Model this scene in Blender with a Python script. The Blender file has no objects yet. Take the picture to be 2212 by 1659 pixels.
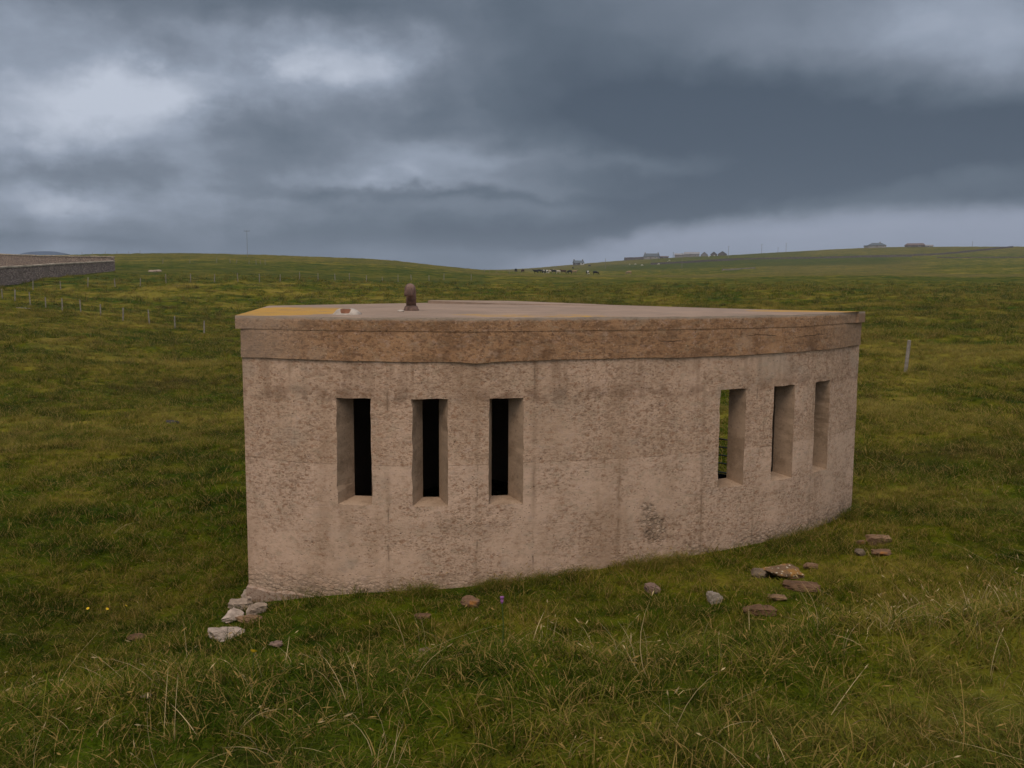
import bpy, bmesh, math, random
import numpy as np
from mathutils import Vector, Matrix, Euler

random.seed(7); RNG = np.random.RandomState(7)
SC = bpy.context.scene
COL = SC.collection
R = math.radians

# ------------------------------------------------------------------ camera
EYE = 2.68
PITCH, ROLL, FPX = R(6.698), R(0.311), 3600.0          # FPX: focal length in pixels of the 4096 px wide photograph
cam = bpy.data.cameras.new('camera'); camo = bpy.data.objects.new('camera', cam); COL.objects.link(camo)
cam.sensor_width = 36.0; cam.lens = FPX / 4096 * 36.0
cam.clip_start = 0.05; cam.clip_end = 40000
cp, sp_ = math.cos(PITCH), math.sin(PITCH)
vR, vU, vF = Vector((1, 0, 0)), Vector((0, sp_, cp)), Vector((0, cp, -sp_))
cr, sr = math.cos(ROLL), math.sin(ROLL)
vX = vR * cr + vU * sr; vY = vU * cr - vR * sr
camo.matrix_world = Matrix(((vX.x, vY.x, -vF.x, 0), (vX.y, vY.y, -vF.y, 0), (vX.z, vY.z, -vF.z, EYE), (0, 0, 0, 1)))
SC.camera = camo

# ------------------------------------------------------------------ node helper
class N:
    def __init__(s, tree): s.t = tree
    def new(s, typ, **kw):
        n = s.t.nodes.new(typ)
        for k, v in kw.items(): setattr(n, k, v)
        return n
    def put(s, sock, v):
        if isinstance(v, bpy.types.NodeSocket): s.t.links.new(v, sock)
        elif v is not None:
            if sock.type == 'RGBA' and len(v) == 3: v = (*v, 1)
            sock.default_value = v
    def m(s, op, a, b=None, c=None, clamp=False):
        n = s.new('ShaderNodeMath', operation=op, use_clamp=clamp)
        for i, v in enumerate((a, b, c)):
            if v is not None: s.put(n.inputs[i], v)
        return n.outputs[0]
    def add(s, a, b): return s.m('ADD', a, b)
    def sub(s, a, b): return s.m('SUBTRACT', a, b)
    def mul(s, a, b): return s.m('MULTIPLY', a, b)
    def vm(s, op, a, b=None, sc=None):
        n = s.new('ShaderNodeVectorMath', operation=op)
        s.put(n.inputs[0], a)
        if b is not None: s.put(n.inputs[1], b)
        if sc is not None: s.put(n.inputs['Scale'], sc)
        return n.outputs[0]
    def xyz(s, x, y, z):
        n = s.new('ShaderNodeCombineXYZ')
        for i, v in enumerate((x, y, z)): s.put(n.inputs[i], v)
        return n.outputs[0]
    def sep(s, v):
        n = s.new('ShaderNodeSeparateXYZ'); s.put(n.inputs[0], v); return n.outputs
    def noise(s, v, scale, det=3, rough=.5, dist=0, col=False):
        n = s.new('ShaderNodeTexNoise'); s.put(n.inputs['Vector'], v)
        n.inputs['Scale'].default_value = scale; n.inputs['Detail'].default_value = det
        n.inputs['Roughness'].default_value = rough; n.inputs['Distortion'].default_value = dist
        return n.outputs['Color' if col else 'Fac']
    def voro(s, v, scale, feat='F1', rnd=1.0):
        n = s.new('ShaderNodeTexVoronoi', feature=feat); s.put(n.inputs['Vector'], v)
        n.inputs['Scale'].default_value = scale; n.inputs['Randomness'].default_value = rnd
        return n
    def step(s, v, a, b):                                    # smooth 0..1 between a and b
        n = s.new('ShaderNodeMapRange', interpolation_type='SMOOTHSTEP'); s.put(n.inputs[0], v)
        s.put(n.inputs[1], a); s.put(n.inputs[2], b); n.inputs[3].default_value = 0; n.inputs[4].default_value = 1
        return n.outputs[0]
    def mix(s, f, a, b, mode='MIX'):
        n = s.new('ShaderNodeMix', data_type='RGBA', blend_type=mode)
        s.put(n.inputs[0], f); s.put(n.inputs[6], a); s.put(n.inputs[7], b)
        return n.outputs[2]
    def ramp(s, f, stops):
        n = s.new('ShaderNodeValToRGB'); s.put(n.inputs[0], f); e = n.color_ramp.elements
        while len(e) < len(stops): e.new(.5)
        for el, (p, c) in zip(e, stops): el.position = p; el.color = (*c, 1)
        return n.outputs[0]
    def bump(s, h, strength, dist, nrm=None):
        n = s.new('ShaderNodeBump'); s.put(n.inputs['Height'], h)
        n.inputs['Strength'].default_value = strength; n.inputs['Distance'].default_value = dist
        if nrm is not None: s.put(n.inputs['Normal'], nrm)
        return n.outputs[0]

# ------------------------------------------------------------------ world: heavy cloud over a physical sky
SUN_EL, SUN_AZ = R(58), R(200)                               # compass angle from +Y, clockwise: behind the camera, a little left
wd = bpy.data.worlds.new('World'); SC.world = wd; wd.use_nodes = True
wt = wd.node_tree; wt.nodes.clear(); w = N(wt)
sky = w.new('ShaderNodeTexSky', sky_type='NISHITA', sun_disc=False, sun_elevation=SUN_EL, sun_rotation=SUN_AZ)
bg0 = w.new('ShaderNodeBackground'); w.put(bg0.inputs[0], sky.outputs[0]); bg0.inputs[1].default_value = 0.08
d = w.new('ShaderNodeTexCoord').outputs['Generated']
dx, dy, dz = w.sep(d)
az0 = w.m('ARCTAN2', dx, dy); el0 = w.m('ARCSINE', dz)
# clouds live on a stretched shell: flatter towards the horizon
lift = w.add(w.m('ABSOLUTE', dz), 0.16)
pl = w.xyz(w.m('DIVIDE', dx, lift), w.m('DIVIDE', dy, lift), w.mul(dz, 1.5))
wc = w.noise(w.vm('MULTIPLY', d, (3.0, 3.0, 5.2)), 1.6, 4, .55, col=True)
wv = w.sep(w.vm('SUBTRACT', wc, (.5, .5, .5)))
wc2 = w.noise(w.vm('MULTIPLY', d, (7.0, 7.0, 10.5)), 2.2, 5, .6, col=True)
wv2 = w.sep(w.vm('SUBTRACT', wc2, (.5, .5, .5)))
az = w.add(w.add(az0, w.mul(wv[0], .16)), w.mul(wv2[0], .07))
el = w.add(w.add(el0, w.mul(wv[1], .055)), w.mul(wv2[1], .040))
def sky_ae(x, y):                                            # direction of a place in the sky (photo measured at 2212 px)
    v = vX * ((x - 1106) / 1944) - vY * ((y - 829.5) / 1944) + vF
    v.normalize(); return math.atan2(v.x, v.y), math.asin(v.z)
def blob(x, y, rx, ry, amp, rot=0):
    a, e = sky_ae(x, y); ca, sa = math.cos(R(rot)), math.sin(R(rot))
    da, de = w.sub(az, a), w.sub(el, e)
    if rot:
        da, de = w.add(w.mul(da, ca), w.mul(de, -sa)), w.add(w.mul(da, sa), w.mul(de, ca))
    t1 = w.mul(da, 1944 / rx); t2 = w.mul(de, 1944 / ry); q = w.m('MULTIPLY_ADD', t2, t2, w.mul(t1, t1))
    return w.mul(w.m('POWER', .36788, q), amp)
BL = [(110, 235, 400, 84, .45), (330, 205, 170, 40, .22), (60, 330, 200, 45, .16), (60, 60, 420, 90, .20), (770, 150, 170, 46, .30), (860, 120, 260, 95, .18), (600, 190, 160, 60, .08),
      (990, 345, 190, 36, .26), (760, 400, 400, 34, .20), (330, 440, 300, 38, .24), (60, 430, 180, 40, .16), (620, 480, 240, 26, .10), (60, 525, 330, 13, -.24), (1150, 400, 200, 22, .10),
      (470, 275, 120, 36, -.26, -8), (330, 355, 150, 40, -.20), (150, 370, 120, 22, -.14), (1000, 428, 330, 13, -.26), (700, 415, 180, 12, -.18), (420, 120, 120, 30, -.12),
      (860, 512, 480, 54, -.38), (1560, 245, 430, 105, -.58), (1230, 150, 220, 80, -.16), (1100, 90, 260, 90, -.10), (560, 15, 260, 34, -.20), (1120, 20, 380, 50, -.14), (1250, 255, 240, 40, -.16),
      (2150, 310, 300, 75, -.54), (1980, 75, 240, 80, .26), (2150, 120, 150, 90, .16), (1890, 190, 120, 46, .12), (1640, 110, 220, 50, .08), (1250, 352, 260, 16, .12),
      (1640, 385, 420, 42, -.30), (1380, 465, 280, 46, -.32, -18), (1150, 515, 260, 30, -.12), (1150, 562, 220, 12, .14), (2060, 385, 130, 26, .14), (2160, 430, 110, 20, -.16), (1420, 340, 160, 18, .10)]
tot = 0.475
for b in BL: tot = w.add(tot, blob(*b))
# clear edge of the storm cloud at the right horizon
a_, e_ = sky_ae(1900, 444)
e2 = w.add(el0, w.mul(wv2[1], .020))
line = w.m('ADD', w.mul(w.m('EXPONENT', w.mul(w.sub(az, sky_ae(1150, 560)[0]), -1944 / 250.0)), -120 / 1944), e_ + .003)
gap = w.sub(line, e2)
wedge = w.mul(w.step(gap, -.008, .020), w.step(w.m('ABSOLUTE', az0), 1.3, .9))
rim = w.mul(w.step(gap, -.030, -.004), w.mul(w.step(az0, sky_ae(1200, 560)[0], sky_ae(1400, 560)[0]), w.step(w.m('ABSOLUTE', az0), 1.3, .9)))
tot = w.sub(tot, w.mul(w.mul(rim, w.sub(1.0, wedge)), .10))
wtone = w.add(.76, w.mul(w.step(gap, .0, .05), -.03))
tot = w.add(w.mul(tot, w.sub(1.0, w.mul(wedge, .92))), w.mul(wedge, wtone))
det = w.noise(pl, 1.1, 8, .58, .25); det2 = w.noise(pl, 3.2, 6, .6, .15)
# billows: cauliflower edges from a ridged noise on the view shell
bv = w.xyz(w.add(az0, w.mul(wv2[0], .035)), w.mul(el0, 1.35), 3.0)
det3 = w.noise(bv, 8.5, 7, .60, .2); vor = w.new('ShaderNodeTexVoronoi', feature='SMOOTH_F1'); w.put(vor.inputs['Vector'], w.vm('ADD', bv, w.vm('SCALE', w.vm('SUBTRACT', wc2, (.5, .5, .5)), sc=.10)))
vor.inputs['Scale'].default_value = 12.0; vor.inputs['Smoothness'].default_value = .6
bil = w.noise(w.xyz(az0, w.mul(el0, 1.8), 9.0), 3.2, 3, .5)
amp = w.add(.35, w.mul(w.step(az0, .15, -.30), .65))
var = w.add(w.add(w.mul(w.sub(det, .5), .40), w.mul(w.sub(det2, .5), .16)), w.mul(w.mul(w.sub(det3, .5), w.step(bil, .30, .6)), .62))
var = w.add(var, w.mul(w.sub(.36, vor.outputs['Distance']), .30))
tot = w.add(tot, w.mul(w.mul(var, amp), w.sub(1.0, w.mul(wedge, .5))))
ccol = w.ramp(tot, [(0, (.060, .083, .116)), (.25, (.104, .134, .174)), (.5, (.179, .213, .267)), (.75, (.308, .355, .440)), (1, (.55, .60, .70))])
ccol = w.mix(w.mul(wedge, .45), ccol, (.30, .32, .425))
back = w.step(dy, .35, -.35)                                 # the sky behind the photographer is thinner and brighter
high = w.step(dz, .35, .95)
bright = w.add(1.0, w.add(w.mul(back, 2.2), w.mul(high, 2.6)))
warm = w.mix(w.m('MAXIMUM', w.mul(back, .8), w.mul(high, .6)), (1, 1, 1), (1.22, .98, .76))
ccol = w.mix(1.0, ccol, warm, 'MULTIPLY')
bg1 = w.new('ShaderNodeBackground'); w.put(bg1.inputs[0], ccol); w.put(bg1.inputs[1], bright)
ms = w.new('ShaderNodeMixShader'); ms.inputs[0].default_value = .97
wt.links.new(bg0.outputs[0], ms.inputs[1]); wt.links.new(bg1.outputs[0], ms.inputs[2])
wo = w.new('ShaderNodeOutputWorld'); wt.links.new(ms.outputs[0], wo.inputs[0])

sl = bpy.data.lights.new('sun', 'SUN'); sl.energy = 1.5; sl.angle = R(30); sl.color = (1, .82, .64)
so = bpy.data.objects.new('sun', sl); COL.objects.link(so)
sdir = Vector((math.sin(SUN_AZ) * math.cos(SUN_EL), math.cos(SUN_AZ) * math.cos(SUN_EL), math.sin(SUN_EL)))
so.rotation_euler = sdir.to_track_quat('Z', 'Y').to_euler()

SC.view_settings.view_transform = 'Standard'; SC.view_settings.look = 'None'
SC.view_settings.exposure = 0.0; SC.view_settings.gamma = 1.0; SC.view_settings.use_curve_mapping = False
SC.render.resolution_x, SC.render.resolution_y = 1024, 768
SC.cycles.max_bounces = 6; SC.cycles.volume_bounces = 0
SC.cycles.use_denoising = True

# ------------------------------------------------------------------ numeric helpers
def hsh(ix, iy, seed):
    h = (ix * 374761393 + iy * 668265263 + seed * 1442695041) & 0xffffffff
    h = ((h ^ (h >> 13)) * 1274126177) & 0xffffffff
    return ((h ^ (h >> 16)) & 0xffff) / 65535.0
def vnoise(x, y, seed=0):
    x = np.asarray(x, float); y = np.asarray(y, float)
    ix = np.floor(x).astype(np.int64); iy = np.floor(y).astype(np.int64); fx = x - ix; fy = y - iy
    fx = fx * fx * (3 - 2 * fx); fy = fy * fy * (3 - 2 * fy)
    a = hsh(ix, iy, seed); b = hsh(ix + 1, iy, seed); c = hsh(ix, iy + 1, seed); e = hsh(ix + 1, iy + 1, seed)
    return (a * (1 - fx) + b * fx) * (1 - fy) + (c * (1 - fx) + e * fx) * fy
def fbm(x, y, seed=0, o=4):
    t = 0; a = .5; n = 0
    for i in range(o):
        t = t + a * vnoise(x, y, seed + i * 17); n += a; a *= .5; x = x * 2.03 + 5.1; y = y * 2.03 + 1.7
    return t / n
def ss(a, b, v):
    t = np.clip((np.asarray(v, float) - a) / (b - a), 0, 1); return t * t * (3 - 2 * t)

# ------------------------------------------------------------------ plan of the blockhouse (curved front wall), metres
KN = [0, 1.2, 2.4, 3.6, 4.8, 5.6, 7.2]; TH = np.radians([-25.1, -4.6, 14.4, 19.8, 29.8, 44.4, 56.5])
SS = np.linspace(0, 7.2, 721); THS = np.interp(SS, KN, TH)
cx_ = -2.2269 + np.concatenate([[0], np.cumsum(np.cos((THS[1:] + THS[:-1]) / 2) * .01)])
cy_ = 7.4 + np.concatenate([[0], np.cumsum(np.sin((THS[1:] + THS[:-1]) / 2) * .01)])
SEND = 6.384
def fp(s, off=0.0):                                          # point of the front at arc length s, moved outwards by off
    t = np.interp(s, SS, THS)
    return np.interp(s, SS, cx_) + off * np.sin(t), np.interp(s, SS, cy_) - off * np.cos(t)
Z_TOP, Z_LIP, Z_BAND, Z_WT, Z_WB = 2.371, 2.262, 2.027, 1.724, .853

# ------------------------------------------------------------------ terrain height
PXC = np.array([-600, 0, 450, 900, 1500, 2000, 2500, 3000, 3500, 4096, 4700.])
RAD = np.array([30, 75, 100, 120, 150, 200, 300, 380, 500, 700, 870, 1100])
YT = np.array([  # image row of the ground, per azimuth column, at each distance
    [1600, 1265, 1185, 1140, 1112, 1085, 1058, 1040, 1045, 1060, 1066, 1075],
    [1590, 1272, 1195, 1145, 1112, 1085, 1056, 1036, 1043, 1060, 1066, 1075],
    [1590, 1300, 1215, 1142, 1106, 1080, 1045, 1022, 1032, 1050, 1060, 1070],
    [1610, 1332, 1235, 1136, 1105, 1075, 1040, 1019, 1030, 1050, 1060, 1070],
    [1590, 1300, 1205, 1155, 1131, 1095, 1055, 1035, 1045, 1065, 1070, 1076],
    [1520, 1245, 1185, 1160, 1140, 1120, 1098, 1089, 1095, 1092, 1083, 1090],
    [1505, 1240, 1180, 1158, 1138, 1120, 1104, 1096, 1083, 1058, 1040, 1050],
    [1500, 1235, 1175, 1155, 1135, 1118, 1102, 1092, 1070, 1043, 1019, 1032],
    [1510, 1235, 1175, 1155, 1135, 1115, 1098, 1086, 1064, 1036, 996, 1010],
    [1520, 1240, 1180, 1155, 1135, 1115, 1100, 1088, 1062, 1038, 1004, 1016],
    [1520, 1240, 1180, 1155, 1135, 1115, 1100, 1088, 1064, 1040, 1012, 1024]], float)
HOR = 1113 + (PXC - 2048) * .0054
ZT = EYE + (HOR[:, None] - YT) / 3600 * RAD[None, :]
AZG = np.linspace(R(-45), R(45), 181); LRG = np.linspace(math.log(20), math.log(1500), 170)
az_col = np.arctan((PXC - 2048) / 3600 * cp)
tmp = np.stack([np.interp(AZG, az_col, ZT[:, j]) for j in range(len(RAD))], 1)
tmp = np.concatenate([tmp[:, :1] * 0 + (tmp[:, :1] * .55), tmp, tmp[:, -1:] - 12], 1)
lr = np.log(np.concatenate([[14], RAD, [1500]]))
G = np.stack([np.interp(LRG, lr, tmp[i]) for i in range(len(AZG))], 0)
def smooth(g, n, ax):
    k = np.hanning(n + 2)[1:-1]; k /= k.sum(); p = n // 2
    gp_ = np.concatenate([np.repeat(np.take(g, [0], ax), p, ax), g, np.repeat(np.take(g, [-1], ax), p, ax)], ax)
    return np.apply_along_axis(lambda v: np.convolve(v, k, 'valid'), ax, gp_)
G = smooth(smooth(G, 17, 0), 7, 1)
# finer skyline detail on top of the smoothed table
def far_h(a, r):
    ai = np.clip((a - AZG[0]) / (AZG[1] - AZG[0]), 0, len(AZG) - 1.001); ri = np.clip((np.log(np.maximum(r, 1)) - LRG[0]) / (LRG[1] - LRG[0]), 0, len(LRG) - 1.001)
    i, j = ai.astype(int), ri.astype(int); fa, fr = ai - i, ri - j
    z = (G[i, j] * (1 - fa) + G[i + 1, j] * fa) * (1 - fr) + (G[i, j + 1] * (1 - fa) + G[i + 1, j + 1] * fa) * fr
    return z - ss(1400, 4000, r) * 45
def H(x, y, rough=True):
    x = np.asarray(x, float); y = np.asarray(y, float)
    r = np.hypot(x, y); a = np.arctan2(x, y)
    dw = np.hypot(x + .75, y - 12.75) - 5.6                   # distance in front of the curved wall
    bank = 1.08 * ss(1.9, 4.4, dw) * (1 - ss(4.5, 10.5, y)) + .05 * ss(.2, 1.4, dw)
    base = np.interp(x, [-4, -2.2, -1.2, -.3, .8, 2.0, 3.4, 6], [-.10, 0.02, .13, .19, .25, .28, .30, .34])
    near = base + bank * (1 - .15 * ss(1, 5, -x)) - .22 * np.exp(-((x + 3.2) / 1.1) ** 2 - ((y - 7.6) / 2.0) ** 2)
    t = ss(11, 27, r) * (1 - ss(R(100), R(150), np.abs(a))) 
    far = far_h(np.clip(a, R(-44.9), R(44.9)), r)
    z = near * (1 - t) + far * t
    if rough:
        z = z + (fbm(x / 2.6, y / 2.6, 3) - .5) * (.14 + .45 * ss(7, 26, r)) * (1 - .7 * np.exp(-np.maximum(dw, 0) ** 2) * (r < 12))
        z = z + (fbm(x / .55, y / .55, 9, 3) - .5) * .15 * ss(.0, .8, np.where(r < 13, np.abs(dw), 1)) * (1 - ss(40, 90, r))
        z = z + (fbm(x / 26, y / 26, 21, 3) - .5) * 1.0 * ss(30, 80, r) * (1 - ss(150, 420, r) * .4)
    return z
def H1(x, y): return float(H(x, y))
def gp(px, r):                                               # ground point on the bearing of photo column px at distance r
    a = math.atan((px - 2048) / 3600 * cp); x, y = r * math.sin(a), r * math.cos(a)
    return Vector((x, y, H1(x, y)))
def at(px, py):                                              # ground seen at a photo position
    v = vX * ((px - 2048) / FPX) - vY * ((py - 1536) / FPX) + vF
    t = np.exp(np.linspace(math.log(2), math.log(1500), 6000))
    z = EYE + v.z * t; h = H(v.x * t, v.y * t); k = int(np.argmax(z < h))
    return Vector((v.x * t[k], v.y * t[k], float(h[k])))

# ------------------------------------------------------------------ object helpers
def tag(o, label=None, cat=None, group=None, kind=None):
    if label: o['label'] = label
    if cat: o['category'] = cat
    if group: o['group'] = group
    if kind: o['kind'] = kind
    return o
def empty(name, loc, rz=0, **kw):
    o = bpy.data.objects.new(name, None); COL.objects.link(o); o.location = loc; o.rotation_euler = (0, 0, rz)
    o.empty_display_size = .2
    return tag(o, **kw)
def mesh_obj(name, me, mat, parent=None, smooth_=False, link=True):
    o = bpy.data.objects.new(name, me)
    if link: COL.objects.link(o)
    for m_ in (mat if isinstance(mat, (list, tuple)) else [mat]):
        me.materials.append(m_)
    if smooth_:
        me.polygons.foreach_set('use_smooth', [True] * len(me.polygons))
    if parent: o.parent = parent
    return o
def from_bm(name, bm, mat, parent=None, smooth_=False):
    me = bpy.data.meshes.new(name); bmesh.ops.recalc_face_normals(bm, faces=bm.faces); bm.to_mesh(me); bm.free()
    return mesh_obj(name, me, mat, parent, smooth_)
def box(bm, c, s, rz=0, M=None):
    T = Matrix.Translation(c) @ Matrix.Rotation(rz, 4, 'Z') @ Matrix.Diagonal((*s, 1))
    if M is not None: T = M @ T
    return bmesh.ops.create_cube(bm, size=1, matrix=T)['verts']
def tube(bm, pts, rad, n=10, cap=True):
    rings = []; pts = [Vector(p) for p in pts]
    if not hasattr(rad, '__len__'): rad = [rad] * len(pts)
    ref = None
    for i, p in enumerate(pts):
        t = (pts[min(i + 1, len(pts) - 1)] - pts[max(i - 1, 0)]).normalized()
        if ref is None: ref = t.orthogonal().normalized()
        ref = (ref - t * ref.dot(t)).normalized(); b = t.cross(ref)
        rings.append([bm.verts.new(p + (ref * math.cos(k * 2 * math.pi / n) + b * math.sin(k * 2 * math.pi / n)) * rad[i]) for k in range(n)])
    for a, b in zip(rings, rings[1:]):
        for k in range(n): bm.faces.new((a[k], a[(k + 1) % n], b[(k + 1) % n], b[k]))
    if cap: bm.faces.new(rings[0][::-1]); bm.faces.new(rings[-1])
    return rings

# ------------------------------------------------------------------ materials
def new_mat(name, rough=.9, spec=.2):
    m_ = bpy.data.materials.new(name); m_.use_nodes = True; n = N(m_.node_tree)
    b = m_.node_tree.nodes['Principled BSDF']; b.inputs['Roughness'].default_value = rough
    b.inputs['Specular IOR Level'].default_value = spec
    return m_, n, b
def simple(name, col, rough=.85, spec=.2, var=.25, scale=6, bumps=0.0):
    m_, n, b = new_mat(name, rough, spec)
    p = n.new('ShaderNodeTexCoord').outputs['Object']; f = n.noise(p, scale, 4, .6)
    dark = tuple(c * (1 - var) for c in col); lite = tuple(min(1, c * (1 + var)) for c in col)
    n.put(b.inputs['Base Color'], n.mix(n.step(f, .3, .7), dark, lite))
    if bumps: n.put(b.inputs['Normal'], n.bump(f, .6, bumps))
    return m_

JOINTS = (1.28, 2.0, 2.47, 3.22, 4.03, 4.61, 5.4)
def concrete(kind):
    m_, n, b = new_mat('weathered concrete ' + kind, .92, .15)
    uv = n.new('ShaderNodeUVMap', uv_map='sz').outputs[0]
    su, sz, _ = n.sep(uv)
    p = n.xyz(su, sz, 0.0)
    pos = n.new('ShaderNodeTexCoord').outputs['Object']
    if kind in ('roof', 'inner', 'reveal'): p = pos
    if kind == 'reveal': RV = n.noise(p, 4.5, 5, .7)
    big = n.noise(p, .9, 4, .6); mid = n.noise(p, 3.2, 5, .6); fine = n.noise(p, 38, 4, .65); grit = n.noise(p, 110, 3, .6)
    if kind == 'band': A, B = (.39, .225, .122), (.28, .155, .08)
    elif kind == 'roof': A, B = (.315, .225, .168), (.25, .18, .135)
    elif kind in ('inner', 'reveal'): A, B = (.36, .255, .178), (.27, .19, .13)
    else: A, B = (.57, .398, .292), (.475, .332, .236)
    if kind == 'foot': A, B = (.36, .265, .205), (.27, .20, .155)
    col = n.mix(n.step(n.add(n.mul(big, .6), n.mul(mid, .4)), .38, .62), A, B)
    col = n.mix(n.mul(n.step(fine, .45, .75), .35), col, tuple(min(1, c * 1.28) for c in A))
    h = n.add(n.mul(fine, .28), n.mul(grit, .2))
    if kind in ('wall', 'band', 'foot'):
        # stone chips laid bare where the skin of the concrete has worn off
        pj = n.vm('ADD', n.vm('MULTIPLY', p, (1.0, 1.35, 1.0)), n.vm('SCALE', n.vm('SUBTRACT', n.noise(p, 9, 3, .6, col=True), (.5, .5, .5)), sc=.035))
        v1 = n.voro(pj, 34); v2 = n.voro(pj, 17)
        rnd = n.sep(v1.outputs['Color'])[0]; rnd2 = n.sep(v2.outputs['Color'])[0]
        worn = n.add(n.mul(mid, .55), n.mul(n.noise(n.vm('ADD', p, (7, 3, 0)), 1.3, 3, .55), .45))
        if kind == 'wall':
            up = n.step(n.add(sz, n.mul(n.sub(n.noise(p, 2.2, 3), .5), .06)), 1.172, 1.192)        # upper pour is more worn than the lower
            low = n.step(sz, .65, .15)
            joint = n.mul(n.mul(up, n.step(sz, 1.42, 1.18)), n.step(n.noise(n.vm('MULTIPLY', p, (1.6, .3, 1)), 1.5, 3), .47, .62))
            worn = n.add(worn, n.add(n.add(n.mul(up, .060), n.mul(low, -.030)), n.mul(joint, .13)))
            col = n.mix(n.mul(n.sub(1.0, up), .42), col, (.57, .405, .305)); col = n.mix(n.mul(up, .16), col, (.36, .235, .145)); l2 = n.mul(n.step(n.m('ABSOLUTE', n.sub(n.add(sz, n.mul(n.sub(n.noise(n.xyz(su, 9., 0.), 2.2, 5, .6), .5), .16)), .66)), .10, .0), n.step(n.noise(n.xyz(su, 5., 1.), .8, 3), .4, .6)); col = n.mix(n.mul(l2, .28), col, (.27, .195, .135))
            a, c2 = .44, .56
        else: a, c2 = .34, .5
        chip = n.mul(n.step(worn, a, c2), n.step(rnd, .42, .58))
        chip2 = n.mul(n.step(worn, a + .035, c2 + .06), n.step(rnd2, .50, .62))
        edge = n.step(v1.outputs['Distance'], .62, .30); edge2 = n.step(v2.outputs['Distance'], .60, .35)
        hue = n.noise(n.vm('MULTIPLY', p, (1, 1.6, 1)), 13, 3, .6, col=True); hs_ = n.sep(hue)
        col = n.mix(n.mul(n.step(hs_[0], .52, .66), .30), col, (.30, .185, .12)); col = n.mix(n.mul(n.step(hs_[1], .53, .66), .26), col, (.255, .225, .155)); col = n.mix(n.mul(n.step(hs_[2], .54, .68), .28), col, (.46, .34, .29))
        b2 = n.noise(n.vm('MULTIPLY', n.vm('ADD', p, (5, 1, 0)), (1, 1.5, 1)), 19, 5, .72)
        col = n.mix(n.mul(n.mul(n.step(b2, .535, .60), n.step(worn, a - .06, c2 - .02)), .62 if kind == 'wall' else .75), col, (.27, .135, .072) if kind == 'wall' else (.15, .072, .038))
        lt = n.noise(n.vm('ADD', p, (9, 5, 0)), 60, 3, .7); col = n.mix(n.mul(n.step(lt, .60, .70), .55), col, (.72, .55, .42)); dk = n.noise(n.vm('MULTIPLY', n.vm('ADD', p, (2, 15, 0)), (1, 2.2, 1)), 40, 3, .65); col = n.mix(n.mul(n.step(dk, .62, .70), .7), col, (.085, .06, .045)); h = n.sub(h, n.mul(n.step(dk, .62, .70), .6))
        bl = n.noise(n.vm('MULTIPLY', p, (1, 1.5, 1)), 42, 4, .7)
        col = n.mix(n.mul(n.mul(n.step(bl, .53, .62), n.step(worn, a - .03, c2)), .6), col, (.17, .105, .068)); h = n.sub(h, n.mul(n.step(bl, .56, .66), .12))
        red = n.ramp(n.sep(v1.outputs['Color'])[1], [(0, (.25, .155, .10)), (.5, (.18, .105, .065)), (1, (.30, .20, .125))])
        if kind == 'band': red = n.ramp(n.sep(v1.outputs['Color'])[1], [(0, (.20, .11, .06)), (.5, (.12, .066, .038)), (1, (.26, .165, .10))])
        col = n.mix(n.mul(n.mul(chip, edge), .42 if kind == 'wall' else .6), col, red)
        col = n.mix(n.mul(n.mul(chip2, edge2), .38), col, (.20, .12, .075))
        pit = n.mul(n.step(n.voro(pj, 26).outputs['Distance'], .20, .06), n.step(n.noise(p, 6, 3, .6), .45, .62))
        col = n.mix(n.mul(pit, .75), col, (.06, .045, .035))
        speck = n.mul(n.step(n.voro(pj, 70).outputs['Distance'], .24, .12), n.step(n.noise(n.vm('ADD', p, (2, 9, 0)), 5, 3, .6), .42, .6))
        col = n.mix(n.mul(speck, .5), col, (.55, .46, .38))
        h = n.sub(h, n.mul(lift_, .8)) if False else n.add(h, n.mul(n.mul(chip, edge), .3)); h = n.sub(h, n.mul(pit, 1.2)); h = n.add(h, n.mul(speck, .3))
        h = n.sub(h, n.mul(chip, .45))
    if kind == 'wall':
        # vertical board joints and streaks
        for j in JOINTS:
            dj = n.m('ABSOLUTE', n.sub(n.add(su, n.mul(n.sub(n.noise(n.xyz(sz, j, 0.), 5, 3), .5), .03)), j))
            ln = n.mul(n.step(dj, .009, .003), n.step(n.noise(n.xyz(sz, j * 3, 0.), 4.5, 3, .6), .48, .64))
            wide = n.mul(n.step(dj, .035, .0), n.step(n.noise(n.xyz(sz, j * 5, 0.), 2.5, 3, .6), .40, .60))
            col = n.mix(n.mul(ln, .5), col, (.11, .085, .06)); col = n.mix(n.mul(wide, .42), col, (.23, .15, .095))
            h = n.sub(h, n.mul(ln, .35))
        # pour line and faint board edges
        zl = n.add(sz, n.mul(n.sub(n.noise(n.xyz(su, 0., 4.), 1.6, 4), .5), .05))
        lift_ = n.mul(n.step(n.m('ABSOLUTE', n.sub(zl, 1.185)), .007, .002), n.step(n.noise(n.xyz(su, 3., 0.), 3, 3), .42, .6))
        col = n.mix(n.mul(lift_, .65), col, (.13, .09, .06))
        stp = n.m('FRACT', n.mul(zl, 1 / .148)); bd = n.mul(n.step(n.m('ABSOLUTE', n.sub(stp, .5)), .05, .0), n.step(n.noise(n.vm('MULTIPLY', p, (1, 6, 1)), 1.2, 2), .5, .62))
        col = n.mix(n.mul(bd, .08), col, (.2, .16, .12)); h = n.sub(h, n.mul(bd, .15))
        # honeycombed foot of the wall: rough, stony, dark gaps
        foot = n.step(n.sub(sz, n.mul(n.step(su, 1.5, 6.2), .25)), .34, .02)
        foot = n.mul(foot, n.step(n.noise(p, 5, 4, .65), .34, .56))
        # one blown patch low on the wall
        bx, by = n.sub(su, 3.55), n.sub(sz, .58)
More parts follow.
